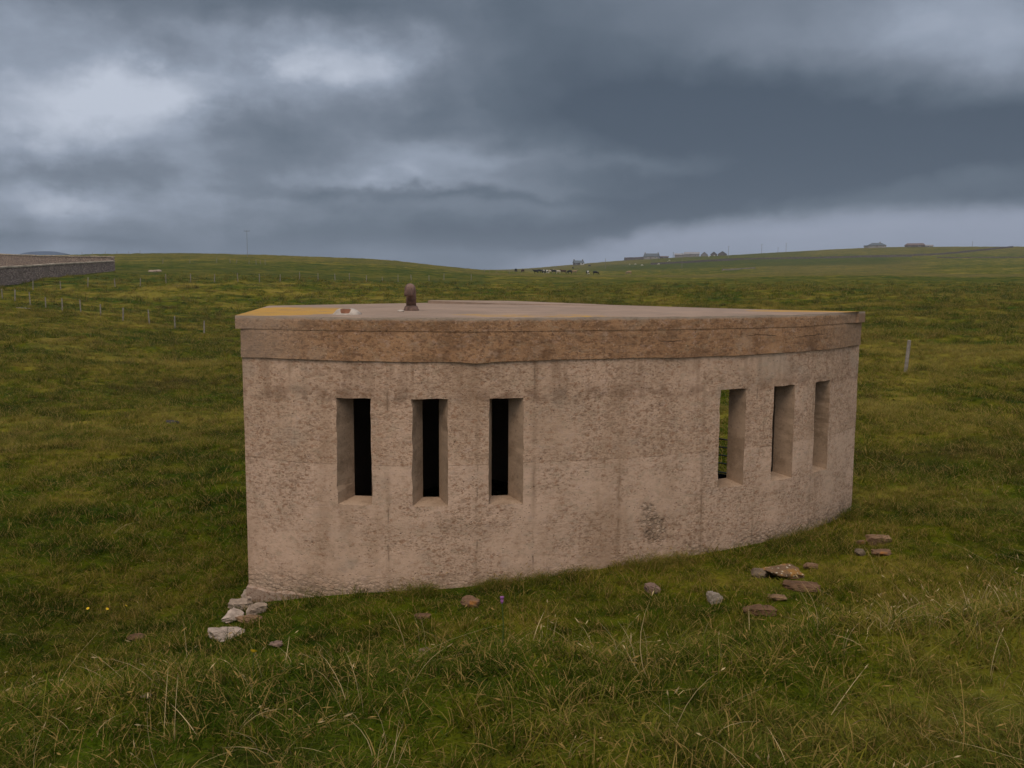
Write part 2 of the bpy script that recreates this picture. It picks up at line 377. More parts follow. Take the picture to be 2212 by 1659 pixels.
        rr = n.add(n.m('POWER', n.m('ABSOLUTE', n.mul(n.add(bx, n.mul(by, .25)), 1 / .12)), 2.), n.m('POWER', n.m('ABSOLUTE', n.mul(by, 1 / .20)), 2.))
        pdk = n.step(n.noise(p, 9, 3, .6), .45, .6); col = n.mix(n.mul(n.step(rr, 1.6, .2), n.mul(pdk, .7)), col, (.13, .085, .055)); patch = n.mul(n.step(n.add(rr, n.mul(n.sub(n.noise(p, 14, 4, .7), .5), 5.0)), 1.2, .2), .7)
        foot = n.m('MAXIMUM', foot, patch)
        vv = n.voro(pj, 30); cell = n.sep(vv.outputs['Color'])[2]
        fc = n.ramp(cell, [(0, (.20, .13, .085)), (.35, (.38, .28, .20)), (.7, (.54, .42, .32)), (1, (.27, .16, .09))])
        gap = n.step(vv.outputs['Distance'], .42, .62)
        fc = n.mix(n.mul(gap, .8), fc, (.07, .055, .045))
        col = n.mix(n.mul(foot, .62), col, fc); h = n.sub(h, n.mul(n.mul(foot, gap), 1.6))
        # damp tide marks beneath the slab and under the slits
        dr = n.mul(n.step(n.noise(n.vm('MULTIPLY', p, (9, .8, 1)), 1, 3, .6), .50, .66), n.step(sz, 1.5, 2.03))
        col = n.mix(n.mul(dr, .42), col, (.20, .125, .078))
        sill = n.mul(n.mul(n.step(sz, 1.86, 1.72), n.step(sz, 1.66, 1.72)), n.step(n.noise(p, 7, 3, .6), .42, .6)); col = n.mix(n.mul(sill, .6), col, (.17, .10, .062))
        st = n.mul(n.step(n.noise(n.vm('MULTIPLY', n.vm('ADD', p, (21, 3, 0)), (2.2, .6, 1)), 1.1, 4, .6), .50, .66), 1.0); col = n.mix(n.mul(st, .38), col, (.29, .185, .115))
        gy = n.step(n.noise(n.vm('ADD', p, (3, 31, 0)), 1.6, 4, .6), .56, .70); col = n.mix(n.mul(gy, .35), col, (.30, .26, .21))
        damp = n.mul(n.step(n.sub(sz, n.mul(n.step(su, 1.5, 6.2), .25)), .22, .0), n.step(n.noise(p, 3, 4, .6), .35, .55)); col = n.mix(n.mul(damp, .5), col, (.14, .13, .075))
    if kind == 'band':
        # thin cracks wandering along the fascia
        cz = n.add(2.165, n.mul(n.sub(n.noise(n.xyz(su, 2., 0.), .9, 5, .6), .5), .30))
        ck = n.mul(n.step(n.m('ABSOLUTE', n.sub(sz, cz)), .005, .0015), n.step(n.noise(n.xyz(su, 7., 0.), 1.4, 2), .56, .62))
        col = n.mix(n.mul(ck, .7), col, (.04, .03, .025)); h = n.sub(h, n.mul(ck, 1.5))
        rot_ = n.mul(n.step(n.noise(n.vm('ADD', p, (11, 0, 0)), 2.6, 4, .65), .56, .68), n.step(sz, 2.20, 2.05))
        col = n.mix(n.mul(rot_, .75), col, (.105, .055, .032)); mo = n.step(n.noise(n.vm('ADD', n.vm('MULTIPLY', p, (1, 1.8, 1)), (1, 21, 0)), 4.2, 5, .65), .50, .62); col = n.mix(n.mul(mo, .42), col, (.14, .078, .044)); pal = n.step(n.noise(n.vm('ADD', p, (17, 2, 0)), 3.1, 4, .6), .54, .66); col = n.mix(n.mul(pal, .35), col, (.40, .29, .205))
        edge = n.step(n.add(sz, n.mul(n.sub(n.noise(p, 9, 3), .5), .03)), 2.335, 2.362)           # washed, paler top arris
        col = n.mix(n.mul(edge, .75), col, (.34, .29, .24))
        col = n.mix(n.mul(n.step(su, .9, .1), .45), col, (.32, .25, .195))
        col = n.mix(n.mul(n.step(su, 5.2, 6.3), .4), col, (.32, .24, .175))
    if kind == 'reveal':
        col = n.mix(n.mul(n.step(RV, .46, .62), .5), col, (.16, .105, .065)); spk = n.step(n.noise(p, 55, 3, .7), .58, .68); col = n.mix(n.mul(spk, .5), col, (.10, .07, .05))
    if kind == 'roof':
        px, py, pz = n.sep(pos); py = n.add(py, 7.2)
        def msk(x, y, rx, ry):
            q = n.add(n.m('POWER', n.m('ABSOLUTE', n.mul(n.sub(px, x), 1 / rx)), 2.), n.m('POWER', n.m('ABSOLUTE', n.mul(n.sub(py, y), 1 / ry)), 2.))
            return n.step(q, 1.0, .25)
        lm = n.m('MAXIMUM', msk(-2.15, 8.3, .95, 1.5), n.m('MAXIMUM', msk(3.0, 9.0, .9, .35), n.mul(msk(.2, 7.6, 1.1, .5), .75)))
        lich = n.step(n.add(n.mul(lm, .42), n.add(n.mul(n.noise(pos, 7, 6, .75), .45), n.mul(n.noise(n.vm('ADD', pos, (4, 2, 0)), 1.7, 3, .6), .35))), .68, .78)
        col = n.mix(n.mul(lich, .85), col, n.mix(n.noise(pos, 25, 3), (.46, .20, .015), (.44, .29, .05)))
        grim = n.step(n.noise(n.vm('ADD', pos, (7, 1, 0)), 4.5, 6, .75), .50, .68); col = n.mix(n.mul(grim, .4), col, (.15, .115, .085))
        damp = n.step(n.noise(n.vm('ADD', pos, (4, 4, 0)), 1.8, 3), .5, .7)
        col = n.mix(n.mul(damp, .3), col, (.17, .14, .12))
        ng = n.new('ShaderNodeNewGeometry'); nz = n.sep(ng.outputs['Normal'])[2]
    n.put(b.inputs['Base Color'], col)
    n.put(b.inputs['Normal'], n.bump(h, .7 if kind in ('wall', 'band', 'foot') else .4, .006))
    return m_
M_WALL, M_BAND, M_ROOF, M_IN, M_FOOT, M_REV = [concrete(k) for k in ('wall', 'band', 'roof', 'inner', 'foot', 'reveal')]

# grass colours: one field of drifts shared by the turf and by the ground beneath it
def grass_col(n, dryattr=False, green=(.066, .104, .003), olive=(.142, .132, .006), dark=(.024, .042, .002), straw=(.29, .22, .045), rnd=None):
    p = n.new('ShaderNodeNewGeometry').outputs['Position']
    px, py, _ = n.sep(p); q = n.xyz(px, py, 0.0)
    n1 = n.noise(q, .16, 4, .6); n2 = n.noise(q, .75, 4, .6); n3 = n.noise(q, 3.4, 3, .6); n0 = n.noise(n.vm('MULTIPLY', q, (.6, 1.3, 1)), .028, 3, .55)
    c = n.mix(n.step(n.add(n.mul(n2, .5), n.mul(n3, .5)), .36, .62), dark, green)
    f = n.add(n.add(n.mul(n1, .45), n.mul(n2, .33)), n.mul(n0, .22))
    if rnd is not None: f = n.add(f, n.mul(n.sub(rnd, .5), .16))
    c = n.mix(n.step(f, .42, .56), c, olive)
    c = n.mix(n.mul(n.step(f, .485, .62), .75), c, straw)
    n4 = n.noise(n.vm('ADD', n.vm('MULTIPLY', q, (.7, 1.2, 1)), (31, 7, 0)), .42, 4, .6)
    c = n.mix(n.mul(n.step(n4, .53, .64), .62), c, dark)
    n6 = n.noise(n.vm('MULTIPLY', n.vm('ADD', q, (13, 57, 0)), (.7, 1.4, 1)), .11, 5, .62); c = n.mix(n.mul(n.step(n6, .51, .66), .48), c, tuple(v * 1.3 for v in straw))
    n5 = n.noise(n.vm('ADD', q, (3, 77, 0)), .22, 4, .65)
    c = n.mix(n.mul(n.step(n5, .55, .66), .5), c, (.10, .066, .022))
    return c, q
def mat_ground():
    m_, n, b = new_mat('rough pasture', 1.0, .05)
    c, q = grass_col(n)
    at_ = n.new('ShaderNodeAttribute', attribute_name='dry').outputs['Fac']; lu = n.new('ShaderNodeAttribute', attribute_name='lush').outputs['Fac']
    g = n.noise(n.vm('MULTIPLY', q, (.5, 1.6, 1)), .35, 4, .65)
    c = n.mix(n.mul(at_, n.step(g, .2, .7)), c, (.155, .122, .038))
    c = n.mix(n.mul(lu, .75), c, (.042, .066, .009))
    heath = n.mul(n.step(n.noise(n.vm('MULTIPLY', q, (.5, 1.5, 1)), .12, 5, .7), .57, .70), .5)
    c = n.mix(heath, c, (.075, .050, .018)); c = n.mix(1.0, c, (.74, .74, .66), 'MULTIPLY')  # last multiply darkens the ground to stand in for the grass's self-shadow
    n.put(b.inputs['Base Color'], c)
    n.put(b.inputs['Normal'], n.bump(n.noise(q, 1.2, 6, .7), .8, .35))
    return m_
def mat_blade(name, kw, tr=.25):
    m_, n, b = new_mat(name, .8, .08)
    rnd = n.new('ShaderNodeObjectInfo').outputs['Random']
    c, q = grass_col(n, rnd=rnd, **kw)
    va = n.new('ShaderNodeAttribute', attribute_name='tone').outputs['Fac']
    c = n.mix(n.step(va, .62, .95), c, (.25, .18, .065)) if kw.get('mixstraw', True) is True else c
    c = n.mix(1.0, c, n.ramp(va, [(0, (.65, .74, .65)), (.5, (1, 1, 1)), (1, (1.25, 1.15, 1.0))]), 'MULTIPLY')
    n.put(b.inputs['Base Color'], c)
    t = n.new('ShaderNodeBsdfTranslucent'); n.put(t.inputs[0], c)
    ms_ = n.new('ShaderNodeMixShader'); ms_.inputs[0].default_value = tr
    out = m_.node_tree.nodes['Material Output']
    m_.node_tree.links.new(b.outputs[0], ms_.inputs[1]); m_.node_tree.links.new(t.outputs[0], ms_.inputs[2]); m_.node_tree.links.new(ms_.outputs[0], out.inputs[0])
    return m_
M_GROUND = mat_ground(); M_BLADE = mat_blade('green blades', {})
M_STALK = simple('dry stalk', (.40, .30, .15), .7, .2, .35, 3)
M_STONE = simple('dark field stone', (.105, .088, .078), .9, .15, .35, 2, .02)
def mat_drystone(name, a, b_, c_, sc):
    m_, n, b = new_mat(name, .95, .1)
    p = n.new('ShaderNodeTexCoord').outputs['Object']
    v = n.voro(n.vm('MULTIPLY', p, (1, 1, 2.6)), sc)
    col = n.ramp(n.sep(v.outputs['Color'])[0], [(0, a), (.5, b_), (1, c_)])
    col = n.mix(n.mul(n.step(v.outputs['Distance'], .42, .65), .5), col, (.06, .048, .042))
    n.put(b.inputs['Base Color'], col); n.put(b.inputs['Normal'], n.bump(v.outputs['Distance'], .8, .05))
    return m_
M_DRY = mat_drystone('coursed rubble', (.20, .15, .125), (.28, .21, .175), (.38, .30, .25), 2.6)
M_CAP = simple('pale cope stones', (.36, .30, .23), .9, .15, .3, 1.5, .02)
M_POST = simple('bleached wood', (.23, .20, .17), .85, .15, .3, 9)
M_POLE = simple('creosoted wood', (.20, .19, .18), .85, .15, .2, 4)
M_RUST = simple('rusted iron', (.145, .088, .068), .8, .3, .45, 14, .004)
M_MORTAR = simple('pale mortar', (.38, .33, .285), .95, .1, .25, 18, .01)
M_GALV = simple('dull galvanised steel', (.10, .105, .11), .5, .5, .2, 8)
M_PLATE = simple('black steel plate', (.008, .009, .012), .6, .3, .2, 8)

# ------------------------------------------------------------------ ground
def build_ground():
    a_f = np.radians(np.arange(-42, 42.01, .2)); a_c = np.radians(np.arange(45, 316, 3.0)); A = np.concatenate([a_f, a_c])
    r_ = np.concatenate([np.arange(.3, 14, .06), np.exp(np.linspace(math.log(14), math.log(1500), 380)), [1700, 2100, 2800, 4000, 7000, 14000]])
    AA, RR = np.meshgrid(A, r_, indexing='ij'); X = RR * np.sin(AA); Y = RR * np.cos(AA); Z = H(X, Y)
    na, nr = len(A), len(r_)
    co = np.stack([X, Y, Z], 2).reshape(-1, 3); co = np.vstack([co, [[0, 0, H1(0, 0)]]])
    i = np.arange(na)[:, None]; j = np.arange(nr - 1)[None, :]; i2 = (i + 1) % na
    q = np.stack([i * nr + j, i * nr + j + 1, i2 * nr + j + 1, i2 * nr + j], 2).reshape(-1, 4)
    k = np.arange(na); tr = np.stack([np.full(na, na * nr), k * nr, ((k + 1) % na) * nr], 1)
    me = bpy.data.meshes.new('ground')
    me.from_pydata(co.tolist(), [], q.tolist() + tr.tolist()); me.update()
    rr = np.hypot(co[:, 0], co[:, 1]); px = 2048 + np.tan(np.clip(np.arctan2(co[:, 0], co[:, 1]), -1.2, 1.2)) * 3600 / cp
    wob = 1 + .10 * (fbm(px / 260, rr / 60, 5) - .5); rw = rr * wob
    def z(a, b_, c, e, r0, r1, r2, r3): return ss(a, b_, px) * (1 - ss(c, e, px)) * ss(r0, r1, rw) * (1 - ss(r2, r3, rw))
    dry = z(1700, 2100, 5000, 6000, 225, 245, 300, 325) + .8 * z(2900, 3150, 3600, 3800, 300, 330, 520, 590) + .8 * z(1950, 2020, 2450, 2750, 560, 700, 980, 1100)
    dry = dry + .55 * z(300, 500, 1850, 1950, 260, 320, 600, 900) + .55 * z(2900, 3200, 5000, 6000, 720, 740, 1100, 1200) + .6 * z(1300, 1700, 2300, 2700, 62, 72, 95, 115) + .25 * z(300, 600, 2300, 2500, 150, 160, 190, 200)
    lush = .8 * z(2200, 2500, 3500, 3700, 480, 520, 690, 700) + .6 * z(0, 500, 1900, 2000, 118, 135, 240, 290) + .5 * z(2100, 2300, 5000, 6000, 95, 120, 215, 225) + .5 * z(2500, 2700, 3100, 3300, 705, 720, 1000, 1100)
    for nm, v in (('dry', dry), ('lush', lush)):
        at_ = me.attributes.new(nm, 'FLOAT', 'POINT'); at_.data.foreach_set('value', np.clip(v, 0, 1).astype(np.float32))
    o = mesh_obj('ground', me, M_GROUND, None, True); tag(o, kind='structure')
build_ground()

# ------------------------------------------------------------------ blockhouse
bunker = empty('concrete_blockhouse', (0, 7.2, 0), label='small curved concrete blockhouse with six tall firing slits standing in the hollow', cat='blockhouse')
bunker_inv = Matrix.Translation((0, -7.2, 0))
OFFY = 7.2
def finish(name, verts, faces, mats, fm=None, uvs=None, parent=bunker, smooth_=False):
    me = bpy.data.meshes.new(name); me.from_pydata([(v[0], v[1] - OFFY, v[2]) for v in verts], [], faces)
    o = mesh_obj(name, me, mats, parent, smooth_)
    if fm: me.polygons.foreach_set('material_index', fm)
    if uvs:
        ul = me.uv_layers.new(name='sz')
        for lp in me.loops: ul.data[lp.index].uv = uvs[lp.vertex_index]
    me.update(); return o
WIN = [1.0069 + i * .6141 for i in range(3)] + [4.3409 + i * .6141 for i in range(3)]
WW = .285
def front_wall():
    T = .17
    S = sorted(set([round(v, 4) for v in np.arange(0, SEND, .05)] + [SEND] + [round(c + e * WW / 2, 4) for c in WIN for e in (-1, 1)]))
    zz = sorted(set([-.45] + [round(v, 4) for v in np.arange(-.2, 2.1, .05)] + [Z_WT, Z_WB]))
    S = [v for i, v in enumerate(S) if i == 0 or v - S[i - 1] > .008 or any(abs(abs(v - c) - WW / 2) < 1e-3 for c in WIN)]
    zz = [v for v in zz if v in (Z_WT, Z_WB) or min(abs(v - Z_WT), abs(v - Z_WB)) > .012]
    S = [v for v in S if any(abs(abs(v - c) - WW / 2) < 1e-3 for c in WIN) or all(abs(abs(v - c) - WW / 2) > .012 for c in WIN)]
    V, F, FM, UV = [], [], [], []
    edge_s = [c + e * WW / 2 for c in WIN for e in (-1, 1)]
    def hole(sa, za, sb, zb):
        m_, q = (sa + sb) / 2, (za + zb) / 2
        return any(abs(m_ - c) < WW / 2 for c in WIN) and Z_WB < q < Z_WT
    idx = {}
    for i, s in enumerate(S):
        for j, z in enumerate(zz):
            w_ = (float(fbm(s * 2.2, z * 2.2, 40)) - .5) * .012 + (float(fbm(s * 9, z * 9, 41)) - .5) * .006
            isedge = any(abs(s - e) < 1e-3 for e in edge_s) and Z_WB - .01 < z < Z_WT + .01
            x, y = fp(s + ((float(fbm(z * 14, s * 7, 43)) - .5) * .022 if isedge else 0), w_)
            zo = z + ((float(fbm(s * 14, z * 5, 44)) - .5) * .018 if z in (Z_WT, Z_WB) and any(abs(s - c) <= WW / 2 + .001 for c in WIN) else 0)
            idx[i, j] = len(V); V.append((x, y, zo)); UV.append((s, z))
    for i in range(len(S) - 1):
        for j in range(len(zz) - 1):
            if not hole(S[i], zz[j], S[i + 1], zz[j + 1]):
                F.append((idx[i, j], idx[i + 1, j], idx[i + 1, j + 1], idx[i, j + 1])); FM.append(0)
    # inner skin with narrower slits
    inn = {}
    def ins(s):
        for c in WIN:
            if abs(abs(s - c) - WW / 2) < 1e-3:
                k_ = WIN.index(c); ql, qr = ((.085, .046), (.070, .075), (.050, .088), (.06, .048), (.066, .062), (.066, .066))[k_]
                return (c + WW / 2 - qr) if s > c else (c - WW / 2 + ql)
        return s
    def inz(z): return z + .035 if z == Z_WB else z
    for i, s in enumerate(S):
        for j, z in enumerate(zz):
            x, y = fp(ins(s), -T); inn[i, j] = len(V); V.append((x, y, inz(z))); UV.append((s, z))
    for i in range(len(S) - 1):
        for j in range(len(zz) - 1):
            if not hole(S[i], zz[j], S[i + 1], zz[j + 1]):
                F.append((inn[i, j], inn[i, j + 1], inn[i + 1, j + 1], inn[i + 1, j])); FM.append(1)
    for c in WIN:
        il = [i for i, s in enumerate(S) if abs(s - c + WW / 2) < 1e-3][0]; ir = [i for i, s in enumerate(S) if abs(s - c - WW / 2) < 1e-3][0]
        jb, jt = zz.index(Z_WB), zz.index(Z_WT)
        for j in range(jb, jt):
            F.append((idx[il, j], inn[il, j], inn[il, j + 1], idx[il, j + 1])); F.append((idx[ir, j], idx[ir, j + 1], inn[ir, j + 1], inn[ir, j])); FM += [2, 2]
        for i in range(il, ir):
            F.append((idx[i, jb], idx[i + 1, jb], inn[i + 1, jb], inn[i, jb])); F.append((idx[i, jt], inn[i, jt], inn[i + 1, jt], idx[i + 1, jt])); FM += [2, 2]
    n_, m_ = len(S), len(zz)
    for j in range(m_ - 1):
        F.append((idx[0, j], idx[0, j + 1], inn[0, j + 1], inn[0, j])); F.append((idx[n_ - 1, j], inn[n_ - 1, j], inn[n_ - 1, j + 1], idx[n_ - 1, j + 1])); FM += [0, 0]
    for i in range(n_ - 1):
        F.append((idx[i, m_ - 1], idx[i + 1, m_ - 1], inn[i + 1, m_ - 1], inn[i, m_ - 1])); FM.append(1)
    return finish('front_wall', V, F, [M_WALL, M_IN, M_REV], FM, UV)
front_wall()
REAR = [(3.38, 8.96), (2.62, 9.36), (1.95, 9.95), (1.0, 10.9), (-.10, 11.33), (-1.03, 11.22), (-2.58, 9.78)]
def rear_walls():
    V, F = [], []
    def seg(a, b_, z0=-.4, z1=2.08, th=.24):
        a, b_ = Vector((*a, 0)), Vector((*b_, 0)); d_ = (b_ - a).normalized(); nn = Vector((-d_.y, d_.x, 0)) * th
        k = len(V)
        for p_ in (a, b_, b_ + nn, a + nn):
            V.append((p_.x, p_.y, z0)); V.append((p_.x, p_.y, z1))
        for q in ((0, 2, 3, 1), (2, 4, 5, 3), (4, 6, 7, 5), (6, 0, 1, 7), (1, 3, 5, 7), (0, 6, 4, 2)): F.append(tuple(k + t for t in q))
    ins = [(x * .955, 7.4 + (y - 7.4) * .955) for x, y in REAR]
    pl_ = [ins[0], ins[1]]; seg(*pl_)
    a, b_ = Vector(ins[1]), Vector(ins[3]); L = b_ - a
    seg(ins[1], tuple(a + L * .03)); seg(tuple(a + L * .70), ins[3])
    for i in range(3, 6): seg(ins[i], ins[i + 1])
    seg(ins[6], (-2.16, 7.56))
    seg((.92, 7.75), (1.02, 10.75), th=.2)                       # dividing wall between the closed room and the open one
    seg(tuple(a + L * .02), tuple(a + L * .72), 1.93, 2.075, .23)  # lintel over the doorway
    o = finish('rear_wall', V, F, M_IN, None, None)
    # gate across the doorway
    g = empty('entrance_gate', (0, 0, 0)); g.parent = bunker; g.name = 'gate'
    p0 = a + L * .035; p1 = a + L * .695
    bm = bmesh.new()
    for k in range(7):
        z = .98 - k * .087 if k < 4 else (.98 - (k + 1) * .087)
        if k == 4: z = .62
        if k == 5: z = .49
        if k == 6: z = .40
        tube(bm, [(p0.x, p0.y - OFFY, z), (p1.x, p1.y - OFFY, z)], .008, 6)
    for f in (0, .5, 1):
        p_ = p0.lerp(p1, f); tube(bm, [(p_.x, p_.y - OFFY, .12), (p_.x, p_.y - OFFY, 1.0)], .012, 6)
    bpy.data.objects.remove(g)
    gg = from_bm('gate', bm, M_GALV, bunker)
    bm = bmesh.new(); d_ = (p1 - p0).normalized(); c = p0.lerp(p1, .5)
    box(bm, (c.x, c.y - OFFY, .56), ((p1 - p0).length * .98, .012, .085), math.atan2(d_.y, d_.x)); from_bm('gate_plate', bm, M_PLATE, gg)
    bm = bmesh.new(); box(bm, (0.3, 9.4 - OFFY, -.02), (5.0, 3.4, .10)); from_bm('floor_slab', bm, M_IN, bunker)
rear_walls()
def prism(name, off_front, off_left, off_right, z0f, z1, mats, rear_off, zs=4, jit=.004):
    S = np.concatenate([[0.0], np.arange(.06, SEND - .02, .06), [SEND]]); O = []
    for s in S:
        x, y = fp(s, off_front); x -= off_left * math.exp(-(s / .05) ** 2); x += off_right * math.exp(-((SEND - s) / .05) ** 2)
        O.append((x, y, s))
    cxm, cym = .3, 9.2
    for (x, y) in REAR:
        v = Vector((x - cxm, y - cym)); v = v * (1 + rear_off / v.length); O.append((cxm + v.x, cym + v.y, None))
    V, F, FM, UV = [], [], [], []; n_ = len(O)
    for k in range(zs + 1):
        for (x, y, s) in O:
            sv = s if s is not None else (x * .8 + y)
            z = z0f(sv) + (z1 - z0f(sv)) * k / zs
            if s is not None:
                jj = (float(fbm(sv * 3, z * 6, 60)) - .5) * jit * 3 + (float(fbm(sv * 14, z * 14, 61)) - .5) * jit
                if k == zs: jj -= .003; z -= .006 * float(vnoise(sv * 7, 0, 66))
                t = np.interp(s, SS, THS); x2, y2 = x + jj * math.sin(t), y - jj * math.cos(t)
            else: x2, y2 = x, y
            V.append((x2, y2, z)); UV.append((sv, z))
    for k in range(zs):
        for i in range(n_):
            j = (i + 1) % n_; F.append((k * n_ + i, k * n_ + j, (k + 1) * n_ + j, (k + 1) * n_ + i)); FM.append(0)
    F.append(tuple(range(n_))[::-1]); FM.append(0); F.append(tuple(zs * n_ + i for i in range(n_))); FM.append(1)
    o = finish(name, V, F, mats, FM, UV); return o
sag = lambda s: Z_BAND + .010 * math.sin(s * 1.1 + 1) * 0 + (float(fbm(s * 1.8, 0, 71)) - .5) * .028 - .014 * math.exp(-((s - 2.0) / .12) ** 2)
roof = prism('roof', .016, .040, .028, lambda s: Z_LIP + (float(fbm(s * 3, 2, 73)) - .5) * .012, Z_TOP, [M_BAND, M_ROOF], .06, 3)
band = prism('slab_edge', .0135, .0, .0, sag, Z_LIP + .02, [M_BAND, M_ROOF], .02, 5)
band.parent = roof
# thin second skim of concrete on the back of the roof
V = [(-1.03, 11.0, Z_TOP + .034), (-.2, 10.75, Z_TOP + .012), (.9, 10.5, Z_TOP + .004), (1.15, 10.75, Z_TOP + .004), (.0, 11.25, Z_TOP + .03), (-1.0, 11.2, Z_TOP + .036)]
V2 = [(x, y, Z_TOP - .02) for x, y, z in V]; n_ = 6
sk = finish('raised_skim', V + V2, [tuple(range(6)), tuple(range(11, 5, -1))] + [(i, i + 6, (i + 1) % 6 + 6, (i + 1) % 6) for i in range(6)], M_ROOF, parent=roof)
def footing():
    V, F, UV = [], [], []; S = np.arange(-.03, SEND + .04, .04)
    for s in S:
        sc = min(max(s, 0), SEND)
        zt = .085 * (1 - float(ss(.9, 2.0, s))) + .0 + float(ss(5.7, 6.3, s)) * 0.30 - .1 * float(ss(.9, 2.0, s)) * (1 - float(ss(5.7, 6.3, s))) + (float(fbm(s * 6, 1, 80)) - .5) * .05
        of = .014 + (float(fbm(s * 5, 3, 81)) - .5) * .03
        x0, y0 = fp(sc, of); x1, y1 = fp(sc, -.15)
        if s < 0: x0 -= .012; x1 -= .012
        if s > SEND: x0 += .01; x1 += .01
        k = len(V); V += [(x0, y0, -.5), (x0, y0, zt - .02), (x0 * .6 + x1 * .4 if False else x0 + (x1 - x0) * .12, y0 + (y1 - y0) * .12, zt), (x1, y1, zt + .005)]; UV += [(s, -.5), (s, zt - .02), (s, zt), (s, zt + .1)]
        if k:
            for t in range(3): F.append((k - 4 + t, k + t, k + t + 1, k - 4 + t + 1))
        else: F.append((0, 1, 2, 3))
    F.append((k + 3, k + 2, k + 1, k))
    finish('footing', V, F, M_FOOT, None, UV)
footing()

# ------------------------------------------------------------------ on the roof
def on_roof(px, py):
    v = vX * ((px - 2048) / FPX) - vY * ((py - 1536) / FPX) + vF; t = (Z_TOP - EYE) / v.z
    return Vector((v.x * t, v.y * t, Z_TOP))
P = on_roof(1645, 1241)
vent = empty('vent_pipe', P, R(0), label='rusty iron vent pipe with rounded cowl standing up from the roof', cat='vent pipe')
bm = bmesh.new(); tube(bm, [(0, 0, -.01), (0, 0, .006), (0, 0, .014), (0, 0, .034), (0, 0, .046)], [.073, .074, .069, .062, .050], 20); from_bm('flange', bm, M_RUST, vent, True)
bm = bmesh.new(); pts = [(0, 0, .04), (0, 0, .155)] + [(-.004 * (1 - math.cos(t)) * 1.0, -.045 * (1 - math.cos(t)), .155 + .055 * math.sin(t)) for t in np.linspace(.3, math.pi, 9)] + [(-.008, -.09, .135)]
tube(bm, pts, [.0475] * 3 + [.0475] * 9, 20, cap=False)
o = from_bm('cowl', bm, M_RUST, vent, True); md = o.modifiers.new('s', 'SOLIDIFY'); md.thickness = .006; md.offset = -1
P = on_roof(1603, 1246)
bm = bmesh.new(); bmesh.ops.create_icosphere(bm, subdivisions=2, radius=1, matrix=Matrix.Diagonal((.034, .02, .014, 1)))
for v in bm.verts: v.co *= 1 + .25 * (random.random() - .5)
o = from_bm('mortar_lump', bm, M_MORTAR); o.location = P + Vector((0, 0, .004)); tag(o, 'tiny pale lump of mortar against the foot of the rusty vent pipe', 'mortar lump')
P = on_roof(1388, 1256)
stub = empty('vent_stub', P, 0, label='low broken vent stub with a rusty ring set in pale mortar on the roof edge', cat='vent stub')
bm = bmesh.new(); n_ = 26; rings = []
for (rad, z) in ((.125, -.01), (.118, .006), (.085, .034), (.062, .046), (.052, .044)):
    rings.append([bm.verts.new((rad * math.cos(t) * (1 + .06 * math.sin(3 * t + z * 90)), rad * .8 * math.sin(t), z * (1 if not (rad < .12 and R(235) < t < R(300)) else .25))) for t in np.linspace(0, 2 * math.pi, n_, endpoint=False)])
for a, b_ in zip(rings, rings[1:]):
    for k in range(n_): bm.faces.new((a[k], a[(k + 1) % n_], b_[(k + 1) % n_], b_[k]))
from_bm('mortar_collar', bm, M_MORTAR, stub, True)
bm = bmesh.new(); tube(bm, [(0, -.02, -.01), (0, -.02, .042)], .052, 22, cap=False); tube(bm, [(0, -.02, .042), (0, -.02, .02)], [.052, .044], 22, cap=True)
M_PINK = simple('orange rusted pipe', (.27, .125, .075), .8, .2, .3, 12)
from_bm('pipe_ring', bm, M_PINK, stub, True)

# ------------------------------------------------------------------ loose stones
def lichen_mat(name, col, lich=None, amt=.5, white=False):
    m_, n, b = new_mat(name, .92, .12); p = n.new('ShaderNodeTexCoord').outputs['Object']
    f = n.noise(p, 14, 5, .65); c = n.mix(n.step(f, .3, .7), tuple(x * .65 for x in col), tuple(x * 1.25 for x in col))
    if lich: c = n.mix(n.mul(n.step(n.noise(p, 7, 4, .7), .62 - amt * .3, .72 - amt * .3), .9), c, lich)
    if white: c = n.mix(n.step(n.voro(p, 26).outputs['Distance'], .26, .18), c, (.45, .40, .30))
    n.put(b.inputs['Base Color'], c); n.put(b.inputs['Normal'], n.bump(n.noise(p, 30, 5, .7), .9, .012)); return m_
S_PINK = lichen_mat('pink sandstone', (.21, .14, .11)); S_GREY = lichen_mat('grey concrete lump', (.27, .222, .178)); S_TAN = lichen_mat('tan flagstone', (.22, .135, .08))
S_ORG = lichen_mat('lichened flagstone', (.17, .105, .06), (.27, .14, .04), .45, True); S_BRN = lichen_mat('brown flagstone', (.13, .074, .042)); S_RED = lichen_mat('rusty lichened stone', (.17, .10, .06), (.29, .125, .035), .25)
S_WHT = lichen_mat('bleached concrete', (.38, .305, .25)); S_RUB = lichen_mat('grey rubble', (.31, .24, .185)); S_DRK = lichen_mat('dark wet stone', (.05, .045, .05)); S_BLU = lichen_mat('dun stone', (.15, .112, .078))
EXCL = []
